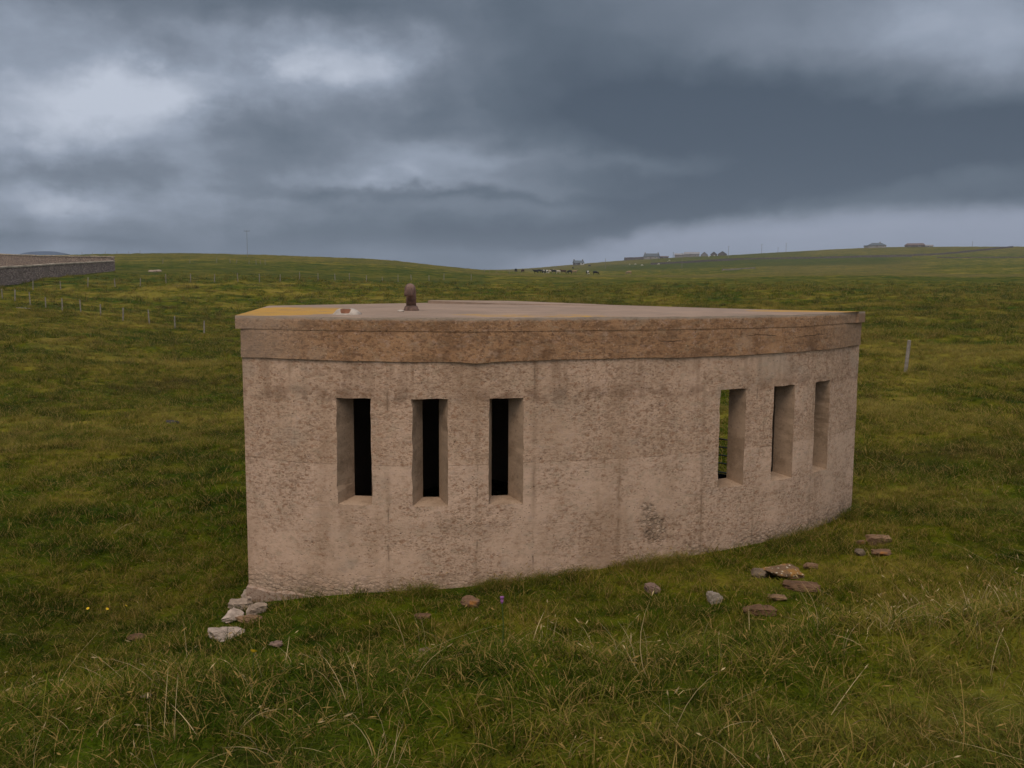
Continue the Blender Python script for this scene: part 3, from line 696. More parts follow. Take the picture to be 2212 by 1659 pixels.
def stone(px, py, wpx, hpx, mat, label, cat='stone', depth=.7, blocky=.5, tilt=0, rz=0, seed=0, group=None, sink=.3):
    P = at(px, py + hpx * .3); dist = (P - camo.matrix_world.translation).length; u = dist / FPX
    wx, hz = wpx * u / 2, hpx * u / 2; rs = np.random.RandomState(seed + 100)
    EXCL.append((P.x, P.y, wx * .85, max(wx * depth, hz))); bm = bmesh.new(); bmesh.ops.create_cube(bm, size=2)
    bmesh.ops.subdivide_edges(bm, edges=bm.edges, cuts=9, use_grid_fill=True)
    pl2 = [(Vector(rs.normal(size=3)).normalized(), .74 + .2 * rs.rand()) for _ in range(9)]
    for v in bm.verts:
        s_ = v.co.normalized(); v.co = v.co.lerp(s_ * 1.1, 1 - blocky)
        for nn, dd in pl2:
            e = v.co.dot(nn) - dd
            if e > 0 and blocky < .9: v.co -= nn * e
        k = float(fbm(v.co.x * 2 + seed, v.co.y * 2 + v.co.z * 3, seed)) - .5; v.co *= 1 + .24 * k + .22 * (float(fbm(v.co.x * 6 + seed, v.co.y * 6 + v.co.z * 7, seed + 5)) - .5)
        v.co = Vector((v.co.x * wx, v.co.y * max(wx * depth, hz * .6), v.co.z * hz))
    o = from_bm('stone', bm, mat); o.location = (P.x, P.y, P.z + hz * (.70 - sink) + .012); o.rotation_euler = (R(tilt), R(tilt * .4), R(rz))
    return tag(o, label, cat, group)
stone(2609, 2356, 66, 44, S_PINK, 'rounded pinkish stone lying alone nearest below the middle of the curved wall', seed=1, blocky=.3)
stone(2856, 2397, 60, 42, S_GREY, 'pale grey angular lump of concrete in the grass below the right firing slits', 'concrete lump', seed=2, blocky=.8, tilt=18, rz=30)
stone(3033, 2297, 60, 40, S_BLU, 'small grey stone against the left end of the orange lichened slab', seed=3, blocky=.5, rz=-20)
stone(3137, 2290, 150, 40, S_ORG, 'largest flat stone with orange lichen and white spots before the wall', seed=4, blocky=.55, rz=12, tilt=4)
stone(3242, 2266, 46, 26, S_TAN, 'small tan stone just behind the right end of the orange lichened slab', seed=5, blocky=.8)
stone(3204, 2346, 130, 34, S_BRN, 'brown half-buried flagstone directly below the orange lichened slab', seed=6, blocky=.7, tilt=-6, rz=-15, sink=.6)
stone(3109, 2394, 66, 22, S_TAN, 'narrow tan half-buried stone right of the grey concrete lump', seed=7, blocky=.6, sink=.5)
stone(3039, 2444, 112, 34, S_BRN, 'wide low brown flagstone in the grass, lowest of the stones on the right', seed=8, blocky=.6, sink=.5)
stone(3515, 2161, 80, 46, S_TAN, 'thick tan block of stone farthest right beyond the corner of the building', seed=9, blocky=.85, rz=15)
stone(3520, 2214, 74, 22, S_RED, 'thin orange slab of stone just below the thick tan block', seed=10, blocky=.7, rz=-20)
stone(3441, 2173, 32, 20, S_RED, 'little orange stone just left of the thick tan block', seed=11)
stone(3441, 2213, 38, 26, S_BLU, 'little grey stone left of the thin orange slab', seed=12)
stone(908, 2534, 132, 46, S_WHT, 'white flat piece of concrete lying in the grass off the left corner', 'concrete slab', seed=13, blocky=.7, rz=25, tilt=8, sink=.45)
for k, (x, y, w_, h_, m_, lb) in enumerate([(968, 2420, 90, 52, S_RUB, 'middle lump of the crumbled concrete heap at the left corner'), (1024, 2440, 76, 50, S_RUB, 'darker lump on the right of the crumbled heap at the left corner'),
        (938, 2470, 90, 34, S_WHT, 'low left lump of the crumbled heap, nearest the white slab'), (1004, 2388, 80, 56, S_RUB, 'topmost lump of the crumbled heap, against the foot of the wall'), (996, 2478, 100, 26, S_TAN, 'flat buff fragment at the bottom of the crumbled heap')]):
    stone(x, y, w_, h_, m_, lb, 'rubble', seed=20 + k, blocky=.6, rz=k * 40, tilt=10, group='crumbled concrete at the left corner')
stone(1880, 2412, 72, 50, S_RED, 'rusty orange lichened stone in the grass below the third firing slit', seed=30, blocky=.4)
stone(1690, 2467, 66, 18, S_BRN, 'flat brown stone in the grass left of the rusty orange stone', seed=31, sink=.4)
stone(1104, 2581, 50, 16, S_PINK, 'flat pink sliver of stone in the dark hollow right of the white slab', seed=32, sink=.4)
stone(1700, 2606, 40, 22, S_PINK, 'small pinkish stone behind the seed heads at the foot of the bank', seed=33)
stone(688, 1690, 54, 16, S_DRK, 'small dark wet stone out in the grass left of the building', seed=34)
stone(548, 2553, 60, 18, S_BRN, 'small brown stone left of the white slab in the lower left grass', seed=35)
stone(585, 2798, 36, 18, S_BLU, 'blue grey pebble in the foreground grass at lower left', seed=36)
# plank and scrape of stones in the left field
P = at(95, 1238); bm = bmesh.new(); box(bm, (0, 0, .12), (1.25, .16, .05)); o = from_bm('plank', bm, M_POST); o.location = P; o.rotation_euler = (0, R(3), R(4)); tag(o, 'pale plank lying in the grass below the nearer left fence', 'plank')
for k, (x, y, w_) in enumerate(((604, 1087, 26), (632, 1084, 26), (618, 1093, 12))):
    P = gp(x, 168); bm = bmesh.new(); bmesh.ops.create_icosphere(bm, subdivisions=2, radius=1)
    for v in bm.verts:
        q = 1 + .35 * (float(fbm(v.co.x * 2 + k * 9, v.co.y * 2 + v.co.z, 90)) - .5); v.co = Vector((v.co.x * w_ * 168 / 7200 * q, v.co.y * .5 * q, v.co.z * .30 * q))
    o = from_bm('boulder', bm, S_RUB, None, True); o.location = P + Vector((0, 0, .12)); tag(o, ['left pale boulder in the grassy bank past the end of the stone enclosure', 'right pale boulder in the grassy bank past the stone enclosure', 'smallest pale boulder between the two on the bank'][k], 'boulder')

# ------------------------------------------------------------------ fences
def post_mesh(h, w_, seed):
    bm = bmesh.new(); vs = tube(bm, [(0, 0, -.3), (0, 0, h * .5), (0, 0, h - .02), (0, 0, h)], [w_ * .55, w_ * .52, w_ * .5, w_ * .36], 8)
    me = bpy.data.meshes.new('fence_post'); bm.to_mesh(me); bm.free(); me.materials.append(M_POST); return me
PM = [post_mesh(1.12, .11, 0), post_mesh(1.0, .10, 1), post_mesh(1.2, .10, 2)]
def post(px, r, label, group, k=0, lean=None, sc=1):
    P = gp(px, r); o = bpy.data.objects.new('fence_post', PM[k % 3]); COL.objects.link(o); o.location = P; o.scale = (sc, sc, 1)
    o.rotation_euler = lean or (R(random.uniform(-3, 3)), R(random.uniform(-4, 4)), random.random() * 6); return tag(o, label, 'fence post', group)
near = [(806, 75), (690, 78.5), (587, 81), (482, 83.5), (393, 86), (314, 88.5), (240, 91), (174, 94), (112, 97), (52, 100), (2, 103)]
for k, (x, r) in enumerate(near):
    if k == 0: lb, g = 'nearest post of the lower left fence, closest to the roof corner', 'posts of the lower left fence'
    elif k == 10: lb, g = 'post of the lower left fence at the very edge of the photo', 'posts of the lower left fence'
    else: lb, g = 'weathered post in the middle of the lower left fence', 'posts of the lower left fence'
    post(x, r, lb, g, k)
P = at(3622, 1489)
o = bpy.data.objects.new('fence_post', post_mesh(1.08, .12, 9)); COL.objects.link(o); o.location = P; o.rotation_euler = (R(1), R(3.2), 0)
tag(o, 'lone grey slightly leaning post in the field right of the building', 'fence post')
row2 = [127, 238, 347, 456, 557, 661, 759, 855, 949, 1035, 1118, 1196, 1270, 1338, 1396, 1464, 1528, 1590, 1643, 1714, 1773, 1883]
for k, x in enumerate(row2):
    r = np.interp(x, [127, 1036, 1464, 1883], [121, 127, 146, 175])
    lb = 'post of the long far fence left of the building, below the stone enclosure' if x < 500 else ('post of the long far fence across the green field' if x < 1300 else 'small far post of the long fence above the roof')
    post(x, float(r), lb, 'posts of the long far fence', k)
for k, x in enumerate((651, 759, 867, 920, 946, 995, 1024, 1041, 1060)):
    post(x, 235, 'tiny post of the third fence on the brown hillside', 'posts of the third fence', k)
for k, x in enumerate((330, 373, 423, 470, 517, 562)):
    post(x, 372, 'tiny post on the skyline of the left hill', 'skyline posts', k)
for k, x in enumerate((1935, 1955, 1985, 2035, 2085, 2175)):
    post(x, 300, 'tiny post in the far field near the cattle', 'posts near the cattle', k)

# ------------------------------------------------------------------ drystone enclosure at left
def wall_run(bm, pts, h, th, step=1.2, cap=None, seed=0, jag=.08, drop=.5):
    pts = [Vector((p_.x, p_.y, 0)) for p_ in pts]; out = []
    for a, b_ in zip(pts, pts[1:]):
        n_ = max(1, int((b_ - a).length / step)); out += [a.lerp(b_, i / n_) for i in range(n_)]
    out.append(pts[-1]); rings = []; rc = []
    for i, p_ in enumerate(out):
        t = (out[min(i + 1, len(out) - 1)] - out[max(i - 1, 0)]).normalized(); nn = Vector((-t.y, t.x, 0)); z = float(H(p_.x, p_.y, False))
        hh = h + (float(vnoise(i * .9, 0, seed)) - .5) * jag
        rings.append([bm.verts.new((p_ + nn * o_ * th / 2) + Vector((0, 0, z + q))) for o_, q in ((-1, -drop), (-.8, hh), (.8, hh), (1, -drop))])
        if cap is not None: rc.append([cap.verts.new((p_ + nn * o_ * th / 2) + Vector((0, 0, z + q))) for o_, q in ((-1.15, hh + .003), (-1.15, hh + .16 + .05 * random.random()), (1.15, hh + .16 + .05 * random.random()), (1.15, hh + .003))])
    for rr, b2 in ((rings, bm), (rc, cap)):
        if not rr: continue
        for a, b_ in zip(rr, rr[1:]):
            for k in range(4): b2.faces.new((a[k], a[(k + 1) % 4], b_[(k + 1) % 4], b_[k]))
        b2.faces.new(rr[0]); b2.faces.new(rr[-1][::-1])
enc = empty('stone_enclosure', (0, 0, 0), label='long dark rubble stone enclosure wall with pale coping at the far left', cat='stone wall')
bm, cb = bmesh.new(), bmesh.new()
C = gp(452, 168)
wall_run(bm, [gp(-900, 100), gp(-120, 118), gp(0, 130), C], 1.95, .6, 1.0, cb, 3, .06)
from_bm('front_wall', bm, M_DRY, enc); from_bm('front_coping', cb, M_CAP, enc)
bm, cb = bmesh.new(), bmesh.new()
wall_run(bm, [C + Vector((-.3, .8, 0)), gp(200, 196), gp(0, 222), gp(-600, 260)], 2.7, .6, 1.2, cb, 5, .10)
from_bm('back_wall', bm, M_DRY, enc); from_bm('back_coping', cb, M_CAP, enc)

# dykes on the right-hand hill
def dyke(pts, h, mat, label, jag=.35, th=.8):
    bm = bmesh.new(); wall_run(bm, [gp(*q) for q in pts], h, th, 4, None, len(label), jag); o = from_bm('field_dyke', bm, mat); tag(o, label, 'stone wall')
dyke([(2600, 640), (2700, 655), (2850, 690), (2960, 705), (3130, 690), (3300, 680), (3480, 690), (3640, 690)], 1.3, M_STONE, 'long dark field wall running across the right-hand hillside below the farm')
dyke([(3560, 690), (3760, 720), (3900, 770), (4040, 835)], 1.2, M_STONE, 'dark field wall climbing to the skyline at the far right')
dyke([(3740, 640), (3900, 625), (4090, 615), (4300, 610)], .7, M_STONE, 'low dark field wall at the right edge of the photo')
dyke([(2885, 430), (2950, 440), (3015, 455)], .6, simple('pale rubble', (.19, .165, .13), .9, .1, .3, 1), 'low pale broken wall in the field below the farm', .3)
dyke([(2495, 868), (2530, 872), (2570, 872), (2600, 872)], 2.4, M_STONE, 'dark rough wall and scrub left of the gabled farmhouse', 1.6, 3)

# ------------------------------------------------------------------ power poles
def power_pole(px, r, h, arm, label, th=.16):
    o = empty('power_pole', gp(px, r), R(random.uniform(-25, 25)), label=label, cat='power pole', group='wooden power poles')
    bm = bmesh.new(); tube(bm, [(0, 0, -1), (0, 0, h)], [th, th * .65], 8); from_bm('pole', bm, M_POLE, o)
    if arm:
        bm = bmesh.new(); box(bm, (0, 0, h - .45), (arm, .09, .10)); c = from_bm('crossarm', bm, M_POLE, o)
        for k in (-1, 0, 1):
            bm = bmesh.new(); tube(bm, [(k * arm * .46, 0, h - .37), (k * arm * .46, 0, h - .12)], [.07, .05], 6); from_bm('insulator', bm, M_GALV, c)
    return o
power_pole(990, 330, 9.2, 2.2, 'tall wooden pole with crossarm on the left hill', .075)
power_pole(2418, 560, 6.5, 0, 'thin bare pole right of the cattle', .14)
power_pole(2688, 880, 5.2, 1.0, 'short pole between the farmhouse and the long sheds', .26)
power_pole(2724, 520, 8.2, .8, 'pale pole standing in the dark green field below the sheds', .15)
power_pole(2908, 770, 9.5, 1.6, 'pole right of the dark pyramid roofs')
power_pole(3040, 850, 8.6, 2, 'left one of the two poles on the skyline between the farms')
power_pole(3105, 880, 4.6, 1, 'shortest pole, between the two skyline poles')
power_pole(3137, 860, 8.2, 2, 'right one of the two poles on the skyline between the farms')
power_pole(3878, 872, 4.8, .8, 'short post on the skyline right of the low farm building')

# ------------------------------------------------------------------ farm buildings
M_HARL = simple('grey harled wall', (.25, .235, .215), .9, .1, .12, .5); M_WHITE = simple('white rendered wall', (.5, .5, .5), .9, .1, .08, .5)
M_SLATE = simple('slate roof', (.085, .10, .11), .7, .3, .15, .6); M_SHEET = simple('grey sheet cladding', (.21, .195, .19), .8, .2, .10, .3); M_SHEETR = simple('dark grey sheet roof', (.235, .225, .225), .8, .2, .1, .3)
M_RED = simple('reddish roof', (.135, .10, .088), .85, .2, .15, .6); M_GLASS = simple('dark window glass', (.03, .035, .045), .2, .5, .1, 1); M_FRAME = simple('pale window frame', (.75, .75, .72), .6, .3, .05, 1); M_DSTONE = simple('dark stone wall', (.115, .10, .09), .9, .1, .2, .6)
def gabled(name, px, r, L, D, hw, hr, rz, wm, rm, label, cat, chim=0, wins=0, hip=0.0, door=False, sink=0):
    P = gp(px, r); o = empty(name, P - Vector((0, 0, sink)), rz - math.atan2(P.x, P.y), label=label, cat=cat)
    bm = bmesh.new(); vs = [bm.verts.new(c) for c in ((-L/2, -D/2, -2), (L/2, -D/2, -2), (L/2, D/2, -2), (-L/2, D/2, -2), (-L/2, -D/2, hw), (L/2, -D/2, hw), (L/2, D/2, hw), (-L/2, D/2, hw))]
    g = [bm.verts.new((-L/2 + hip, 0, hr - .05)), bm.verts.new((L/2 - hip, 0, hr - .05))]
    for q in ((0, 1, 5, 4), (2, 3, 7, 6)): bm.faces.new([vs[i] for i in q])
    bm.faces.new((vs[1], vs[2], vs[6], g[1], vs[5])); bm.faces.new((vs[3], vs[0], vs[4], g[0], vs[7]))
    wl = from_bm('wall', bm, wm, o)
    e = .3; bm = bmesh.new(); sl_ = (hr - hw) / (D / 2); lo = hw - e * sl_
    T = [(-L/2 - e, -D/2 - e, lo), (L/2 + e, -D/2 - e, lo), (L/2 - hip + (e if hip == 0 else 0), 0, hr), (-L/2 + hip - (e if hip == 0 else 0), 0, hr), (L/2 + e, D/2 + e, lo), (-L/2 - e, D/2 + e, lo)]
    up = [bm.verts.new((x, y, z + .16)) for x, y, z in T]; dn = [bm.verts.new((x, y, z + .01)) for x, y, z in T]
    for q in ((0, 1, 2, 3), (3, 2, 4, 5)): bm.faces.new([up[i] for i in q]); bm.faces.new([dn[i] for i in q][::-1])
    for a, b_ in ((0, 1), (1, 2), (2, 4), (4, 5), (5, 3), (3, 0)): bm.faces.new((up[a], up[b_], dn[b_], dn[a]))
    if hip: bm.faces.new((up[1], up[4], up[2])); bm.faces.new((up[0], up[3], up[5]))
    rf = from_bm('roof', bm, rm, o)
    for k in range(chim):
        bm = bmesh.new(); cx = (-L/2 + .45, L/2 - .45)[k] if chim == 2 else L * .18
        box(bm, (cx, 0, hr + .25), (.9, .7, 1.5)); ch = from_bm('chimney', bm, wm, rf)
        bm = bmesh.new(); tube(bm, [(cx, 0, hr + 1.0), (cx, 0, hr + 1.35)], .14, 8); from_bm('chimney_pot', bm, M_RED, ch)
    for k in range(wins):
        cx = -L/2 + L * (k + .5) / wins
        if door and k == wins // 2:
            bm = bmesh.new(); box(bm, (cx, -D/2 - .02, 1.0), (.95, .08, 2.0)); from_bm('door', bm, M_RED, o); continue
        bm = bmesh.new(); box(bm, (cx, -D/2 - .02, hw * .55), (1.3, .10, 1.2)); f = from_bm('window', bm, M_FRAME, o)
        bm = bmesh.new(); box(bm, (cx, -D/2 - .075, hw * .55), (1.1, .02, 1.0)); from_bm('pane', bm, M_GLASS, f)
    return o
hs = gabled('farmhouse', 2602, 872, 13.5, 6.5, 2.7, 5.2, R(-14), M_HARL, M_SLATE, 'grey harled farmhouse with slate roof and a chimney on each gable', 'house', 2, 3, 0, True, 0)
gabled('outbuilding', 2652, 874, 8, 4, 1.4, 2.0, R(4), M_DSTONE, M_RED, 'low stone outhouse just right of the chimneyed farmhouse', 'outbuilding', wins=1)
gabled('farm_shed', 2716, 874, 10.5, 9, 2.3, 3.6, 0, M_SHEET, M_SHEETR, 'left, lower half of the long pale grey sheds', 'shed', wins=1)
gabled('farm_shed', 2762, 876, 14, 11, 2.5, 4.2, 0, M_SHEET, M_SHEETR, 'right, taller half of the long pale grey sheds', 'shed', wins=2)
gabled('farm_shed', 2812, 880, 8, 6.5, 1.2, 3.9, R(90), M_SHEET, M_SHEETR, 'pale gable-ended shed just right of the long sheds', 'shed', wins=0)
gabled('barn', 2850, 874, 8, 6, 1.2, 3.5, R(90), M_DSTONE, M_SLATE, 'left one of the two dark barns with pointed gables', 'barn')
gabled('barn', 2884, 874, 9, 8, 1.2, 3.8, R(90), M_DSTONE, M_SLATE, 'right one of the two dark barns with pointed gables', 'barn')
gabled('cottage', 2310, 800, 8.5, 5.5, 2.0, 4.0, R(10), M_DSTONE, M_SLATE, 'small cottage alone on the slope above the cattle', 'house', 2, 2, 0, True, .3)
gabled('cottage_annexe', 2325, 798, 3.2, 3.2, 1.7, 2.5, R(8), M_WHITE, M_SLATE, 'little white annexe at the right end of the lone cottage', 'outbuilding', wins=1)
gabled('bungalow', 3497, 868, 15, 8, 1.9, 3.9, R(6), M_HARL, M_SLATE, 'hip-roofed bungalow with one chimney on the right skyline', 'house', 1, 3, 3.5, True)
gabled('garage', 3462, 868, 6, 5, 1.6, 2.3, R(6), M_HARL, M_SLATE, 'low flat garage at the left end of the hip-roofed bungalow', 'outbuilding', wins=1)
gabled('byre', 3650, 868, 16, 6, 1.5, 3.2, R(-8), M_DSTONE, M_RED, 'long low byre with reddish roof on the right skyline', 'barn', wins=2, hip=1.5)
gabled('lean_to', 3704, 868, 7, 4.5, .9, 1.7, R(-4), M_HARL, M_SHEETR, 'low grey lean-to at the right end of the reddish byre', 'outbuilding', wins=1)

# ------------------------------------------------------------------ cattle and sheep
def skin_mesh(name, V, E, Rr, sub=1):
    me = bpy.data.meshes.new('t'); me.from_pydata(V, E, []); o = bpy.data.objects.new('t', me); COL.objects.link(o)
    o.modifiers.new('s', 'SKIN'); sv = me.skin_vertices[0].data
    for i, r in enumerate(Rr): sv[i].radius = r if hasattr(r, '__len__') else (r, r)
    sv[0].use_root = True; o.modifiers.new('b', 'SUBSURF').levels = sub
    dg = bpy.context.evaluated_depsgraph_get(); m2 = bpy.data.meshes.new_from_object(o.evaluated_get(dg)); m2.name = name
    bpy.data.objects.remove(o); bpy.data.meshes.remove(me)
    m2.polygons.foreach_set('use_smooth', [True] * len(m2.polygons)); return m2
def beast(name, s, graze, fleece=False):
    b_ = 1.25 if fleece else 1.0
    V = [(0, 0, 1.02), (.62, 0, 1.04), (-.62, 0, 1.06), (-.86, 0, 1.12)]; Rr = [(.34 * b_, .36 * b_), (.30 * b_, .37 * b_), (.29 * b_, .33 * b_), (.16, .18)]; E = [(0, 1), (0, 2), (2, 3)]
    nk = [(.95, 0, .92), (1.16, 0, .52), (1.30, 0, .22), (1.42, 0, .08)] if graze else [(.92, 0, 1.20), (1.10, 0, 1.40), (1.30, 0, 1.36), (1.52, 0, 1.24)]
    k = len(V); V += nk; Rr += [(.17, .22), (.12, .15), (.115, .13), (.075, .085)]; E += [(1, k), (k, k + 1), (k + 1, k + 2), (k + 2, k + 3)]
    h = V[k + 2]
    for sg in (-1, 1):
        k = len(V); V += [(h[0] - .04, sg * .10, h[2] + .06), (h[0] - .08, sg * .24, h[2] + .08)]; Rr += [.04, .025]; E += [(k - (2 if sg > 0 else 0) - (2 if False else 0) if False else 6, k), (k, k + 1)]
        k = len(V); V += [(.60, sg * .17, .70), (.60, sg * .18, .38), (.62, sg * .18, .34), (.60, sg * .18, .04)]; Rr += [.12, .065, .06, .055]; E += [(1, k), (k, k + 1), (k + 1, k + 2), (k + 2, k + 3)]
        k = len(V); V += [(-.60, sg * .18, .70), (-.74, sg * .19, .42), (-.68, sg * .19, .20), (-.68, sg * .19, .04)]; Rr += [.14, .075, .055, .055]; E += [(2, k), (k, k + 1), (k + 1, k + 2), (k + 2, k + 3)]
    k = len(V); V += [(-.98, 0, 1.02), (-1.0, 0, .5)]; Rr += [.035, .03]; E += [(3, k), (k, k + 1)]
    V = [(x * s, y * s, z * s) for x, y, z in V]; Rr = [(r[0] * s, r[1] * s) if hasattr(r, '__len__') else (r * s, r * s) for r in Rr]
    return skin_mesh(name, V, E, Rr)
def coat(name, a, b_=None):
    m_, n, b = new_mat(name, .8, .2); p = n.new('ShaderNodeTexCoord').outputs['Object']
    if b_: n.put(b.inputs['Base Color'], n.mix(n.step(n.noise(p, 1.1, 1), .47, .5), a, b_))
    else: n.put(b.inputs['Base Color'], n.mix(n.noise(p, 3, 2), a, tuple(c * .7 for c in a)))
    return m_
COATS = {'black': coat('black hide', (.014, .013, .013)), 'pied': coat('black and white hide', (.014, .013, .013), (.55, .52, .48)), 'brown': coat('brown hide', (.055, .026, .016)),
         'white': coat('cream hide', (.50, .44, .36)), 'buff': coat('buff hide', (.30, .21, .12)), 'fleece': coat('sheep fleece', (.60, .56, .50))}
beasts = {g: beast('cow', 1.0, g) for g in (True, False)}; ewe = beast('sheep', .55, True, True)
cb_ = {}
def put_beast(px, r, coatn, graze, rz, label, kind='cow', sc=1.0):
    src = ewe if kind == 'sheep' else beasts[graze]
    key = (coatn, graze, kind)
    if key not in cb_:
        me = src.copy(); me.materials.clear(); me.materials.append(COATS[coatn]); cb_[key] = me
    P = gp(px, r); o = bpy.data.objects.new(kind, cb_[key]); COL.objects.link(o); o.location = P + Vector((0, 0, .02)); o.rotation_euler = (0, 0, R(rz)); o.scale = (sc,) * 3
    tag(o, label, kind, 'cattle grazing in the far field' if kind == 'cow' else 'sheep on the farm hillside')
CW = [(2061, 350, 'black', True, 70, 'dark cow standing apart at the left end of the herd'), (2089, 380, 'brown', True, 120, 'small brown cow between the leftmost cow and the herd'),
      (2142, 335, 'black', False, 178, 'black cow, first of the close bunch from the left'), (2154, 338, 'black', True, 10, 'black cow half hidden behind the first of the bunch'),
      (2170, 342, 'pied', False, 100, 'black and white cow facing away in the bunch'), (2182, 335, 'pied', True, -60, 'black cow with white legs right of the black and white one'),
      (2201, 350, 'white', False, 20, 'pale cow left of the black cow in mid bunch'), (2213, 340, 'black', False, 170, 'black cow in the middle of the bunch'),
      (2230, 352, 'white', False, 200, 'pale cow behind the middle black cow'), (2252, 338, 'brown', False, 175, 'dark brown cow right of the middle of the bunch'),
      (2277, 332, 'black', True, -150, 'black grazing cow beside the buff one'), (2294, 345, 'buff', False, 8, 'buff cow at the right of the bunch'),
      (2347, 335, 'pied', True, -70, 'small white-backed cow grazing alone right of the bunch'), (2379, 335, 'black', True, 0, 'black cow grazing farthest right but one'),
      (2513, 335, 'buff', True, 150, 'lone buff cow farthest right in the field'), (2289, 640, 'black', True, 60, 'black cow high on the slope just left of the cottage'),
      (2355, 700, 'black', False, 0, 'black cow on the skyline right of the cottage')]
for c in CW: put_beast(*c, sc=1.05)
for k, (x, r, lb) in enumerate([(2673, 740, 'sheep below the gap between farmhouse and sheds'), (2831, 790, 'white sheep below the left pointed barn'), (2852, 840, 'white sheep closest under the left pointed barn'),
      (2564, 600, 'sheep at the left of the green farm hillside'), (2631, 610, 'sheep below the farmhouse near the field wall'), (2538, 660, 'sheep left below the chimneyed farmhouse'), (2515, 640, 'leftmost sheep on the farm hillside'), (2667, 680, 'sheep just above the long dark field wall')]):
    put_beast(x, r, 'fleece', True, random.uniform(0, 360), lb, 'sheep', 1.2)

# ------------------------------------------------------------------ distant blue hill
def far_hill():
    P0 = math.atan((185 - 2048) / 3600 * cp); D = 3000; cx, cy = D * math.sin(P0), D * math.cos(P0); V, F = [], []; nx, ny = 60, 16
    t = Vector((math.cos(P0), -math.sin(P0), 0)); u = Vector((math.sin(P0), math.cos(P0), 0)); top = EYE + (1102.5 - 1018) / 3600 * D
    for j in range(ny + 1):
        for i in range(nx + 1):
            a = i / nx * 2 - 1; b_ = j / ny * 2 - 1; z = top * max(0, (1 - abs(a) ** 2.4)) ** .9 * max(0, 1 - b_ * b_) ** .7 - 30 * (a * a + b_ * b_) * .5 + float(fbm(i * .35, j * .3, 95)) * 2
            if abs(b_) < .01: z = max(z, -20)
            p_ = Vector((cx, cy, 0)) + t * a * 175 + u * b_ * 260; V.append((p_.x, p_.y, z))
    for j in range(ny):
        for i in range(nx): k = j * (nx + 1) + i; F.append((k, k + 1, k + nx + 2, k + nx + 1))
    me = bpy.data.meshes.new('hill'); me.from_pydata(V, [], F)
    o = mesh_obj('hill', me, simple('haze-tinted heather moor', (.030, .042, .070), .95, .05, .2, .01), None, True); tag(o, kind='structure')  # blue of the distance haze is put into the hill's own colour
far_hill()

# ------------------------------------------------------------------ turf: blade tufts instanced over the ground
def tuft(name, nb, rad, hmin, hmax, wd_, lean, mat, straw=.1, segs=3, seed=0, head=0.0):
    rs = np.random.RandomState(seed); V, F, T = [], [], []
    for i in range(nb):
        a = rs.rand() * 6.283; r = rad * math.sqrt(rs.rand()); x0, y0 = r * math.cos(a), r * math.sin(a)
        la = rs.rand() * 6.283; h = hmin + (hmax - hmin) * rs.rand() ** 1.4; ln = h * lean * (0.25 + rs.rand()); fa = rs.rand() * 3.14; w_ = wd_ * (.6 + .8 * rs.rand())
        tone = rs.rand() * .6 if rs.rand() > straw else .8 + .2 * rs.rand(); k = len(V)
        dxx, dyy = math.cos(fa) * w_ / 2, math.sin(fa) * w_ / 2
        for s in range(segs + 1):
            t = s / segs; cx, cy, cz = x0 + math.cos(la) * ln * t ** 1.8, y0 + math.sin(la) * ln * t ** 1.8, h * (t - .28 * lean * t ** 2.5) - .012
            if s < segs: q = 1 - .6 * t; V += [(cx - dxx * q, cy - dyy * q, cz), (cx + dxx * q, cy + dyy * q, cz)]; T += [tone] * 2
            else: V.append((cx, cy, cz)); T.append(tone)
        for s in range(segs - 1): F.append((k + 2 * s, k + 2 * s + 1, k + 2 * s + 3, k + 2 * s + 2))
        F.append((k + 2 * segs - 2, k + 2 * segs - 1, k + 2 * segs))
        if head and rs.rand() < head:                           # seed head: a small spindle along the tip
            tx, ty, tz = V[-1]; dirv = Vector((V[-1][0] - V[-3][0], V[-1][1] - V[-3][1], V[-1][2] - V[-3][2])).normalized(); hl = .016 + .016 * rs.rand(); hw = .0018 + .0014 * rs.rand(); o1 = dirv.orthogonal().normalized(); o2 = dirv.cross(o1); k = len(V); tip = Vector((tx, ty, tz))
            V += [tuple(tip - dirv * .004)] + [tuple(tip + dirv * hl * .4 + (o1 * math.cos(q) + o2 * math.sin(q)) * hw) for q in (0, 2.09, 4.19)] + [tuple(tip + dirv * hl)]; T += [1.0] * 5
            for q in range(3): F += [(k, k + 1 + q, k + 1 + (q + 1) % 3), (k + 1 + q, k + 4, k + 1 + (q + 1) % 3)]
    me = bpy.data.meshes.new(name); me.from_pydata(V, [], F); at_ = me.attributes.new('tone', 'FLOAT', 'POINT'); at_.data.foreach_set('value', np.array(T, np.float32)); me.materials.append(mat)
    return bpy.data.objects.new(name, me)
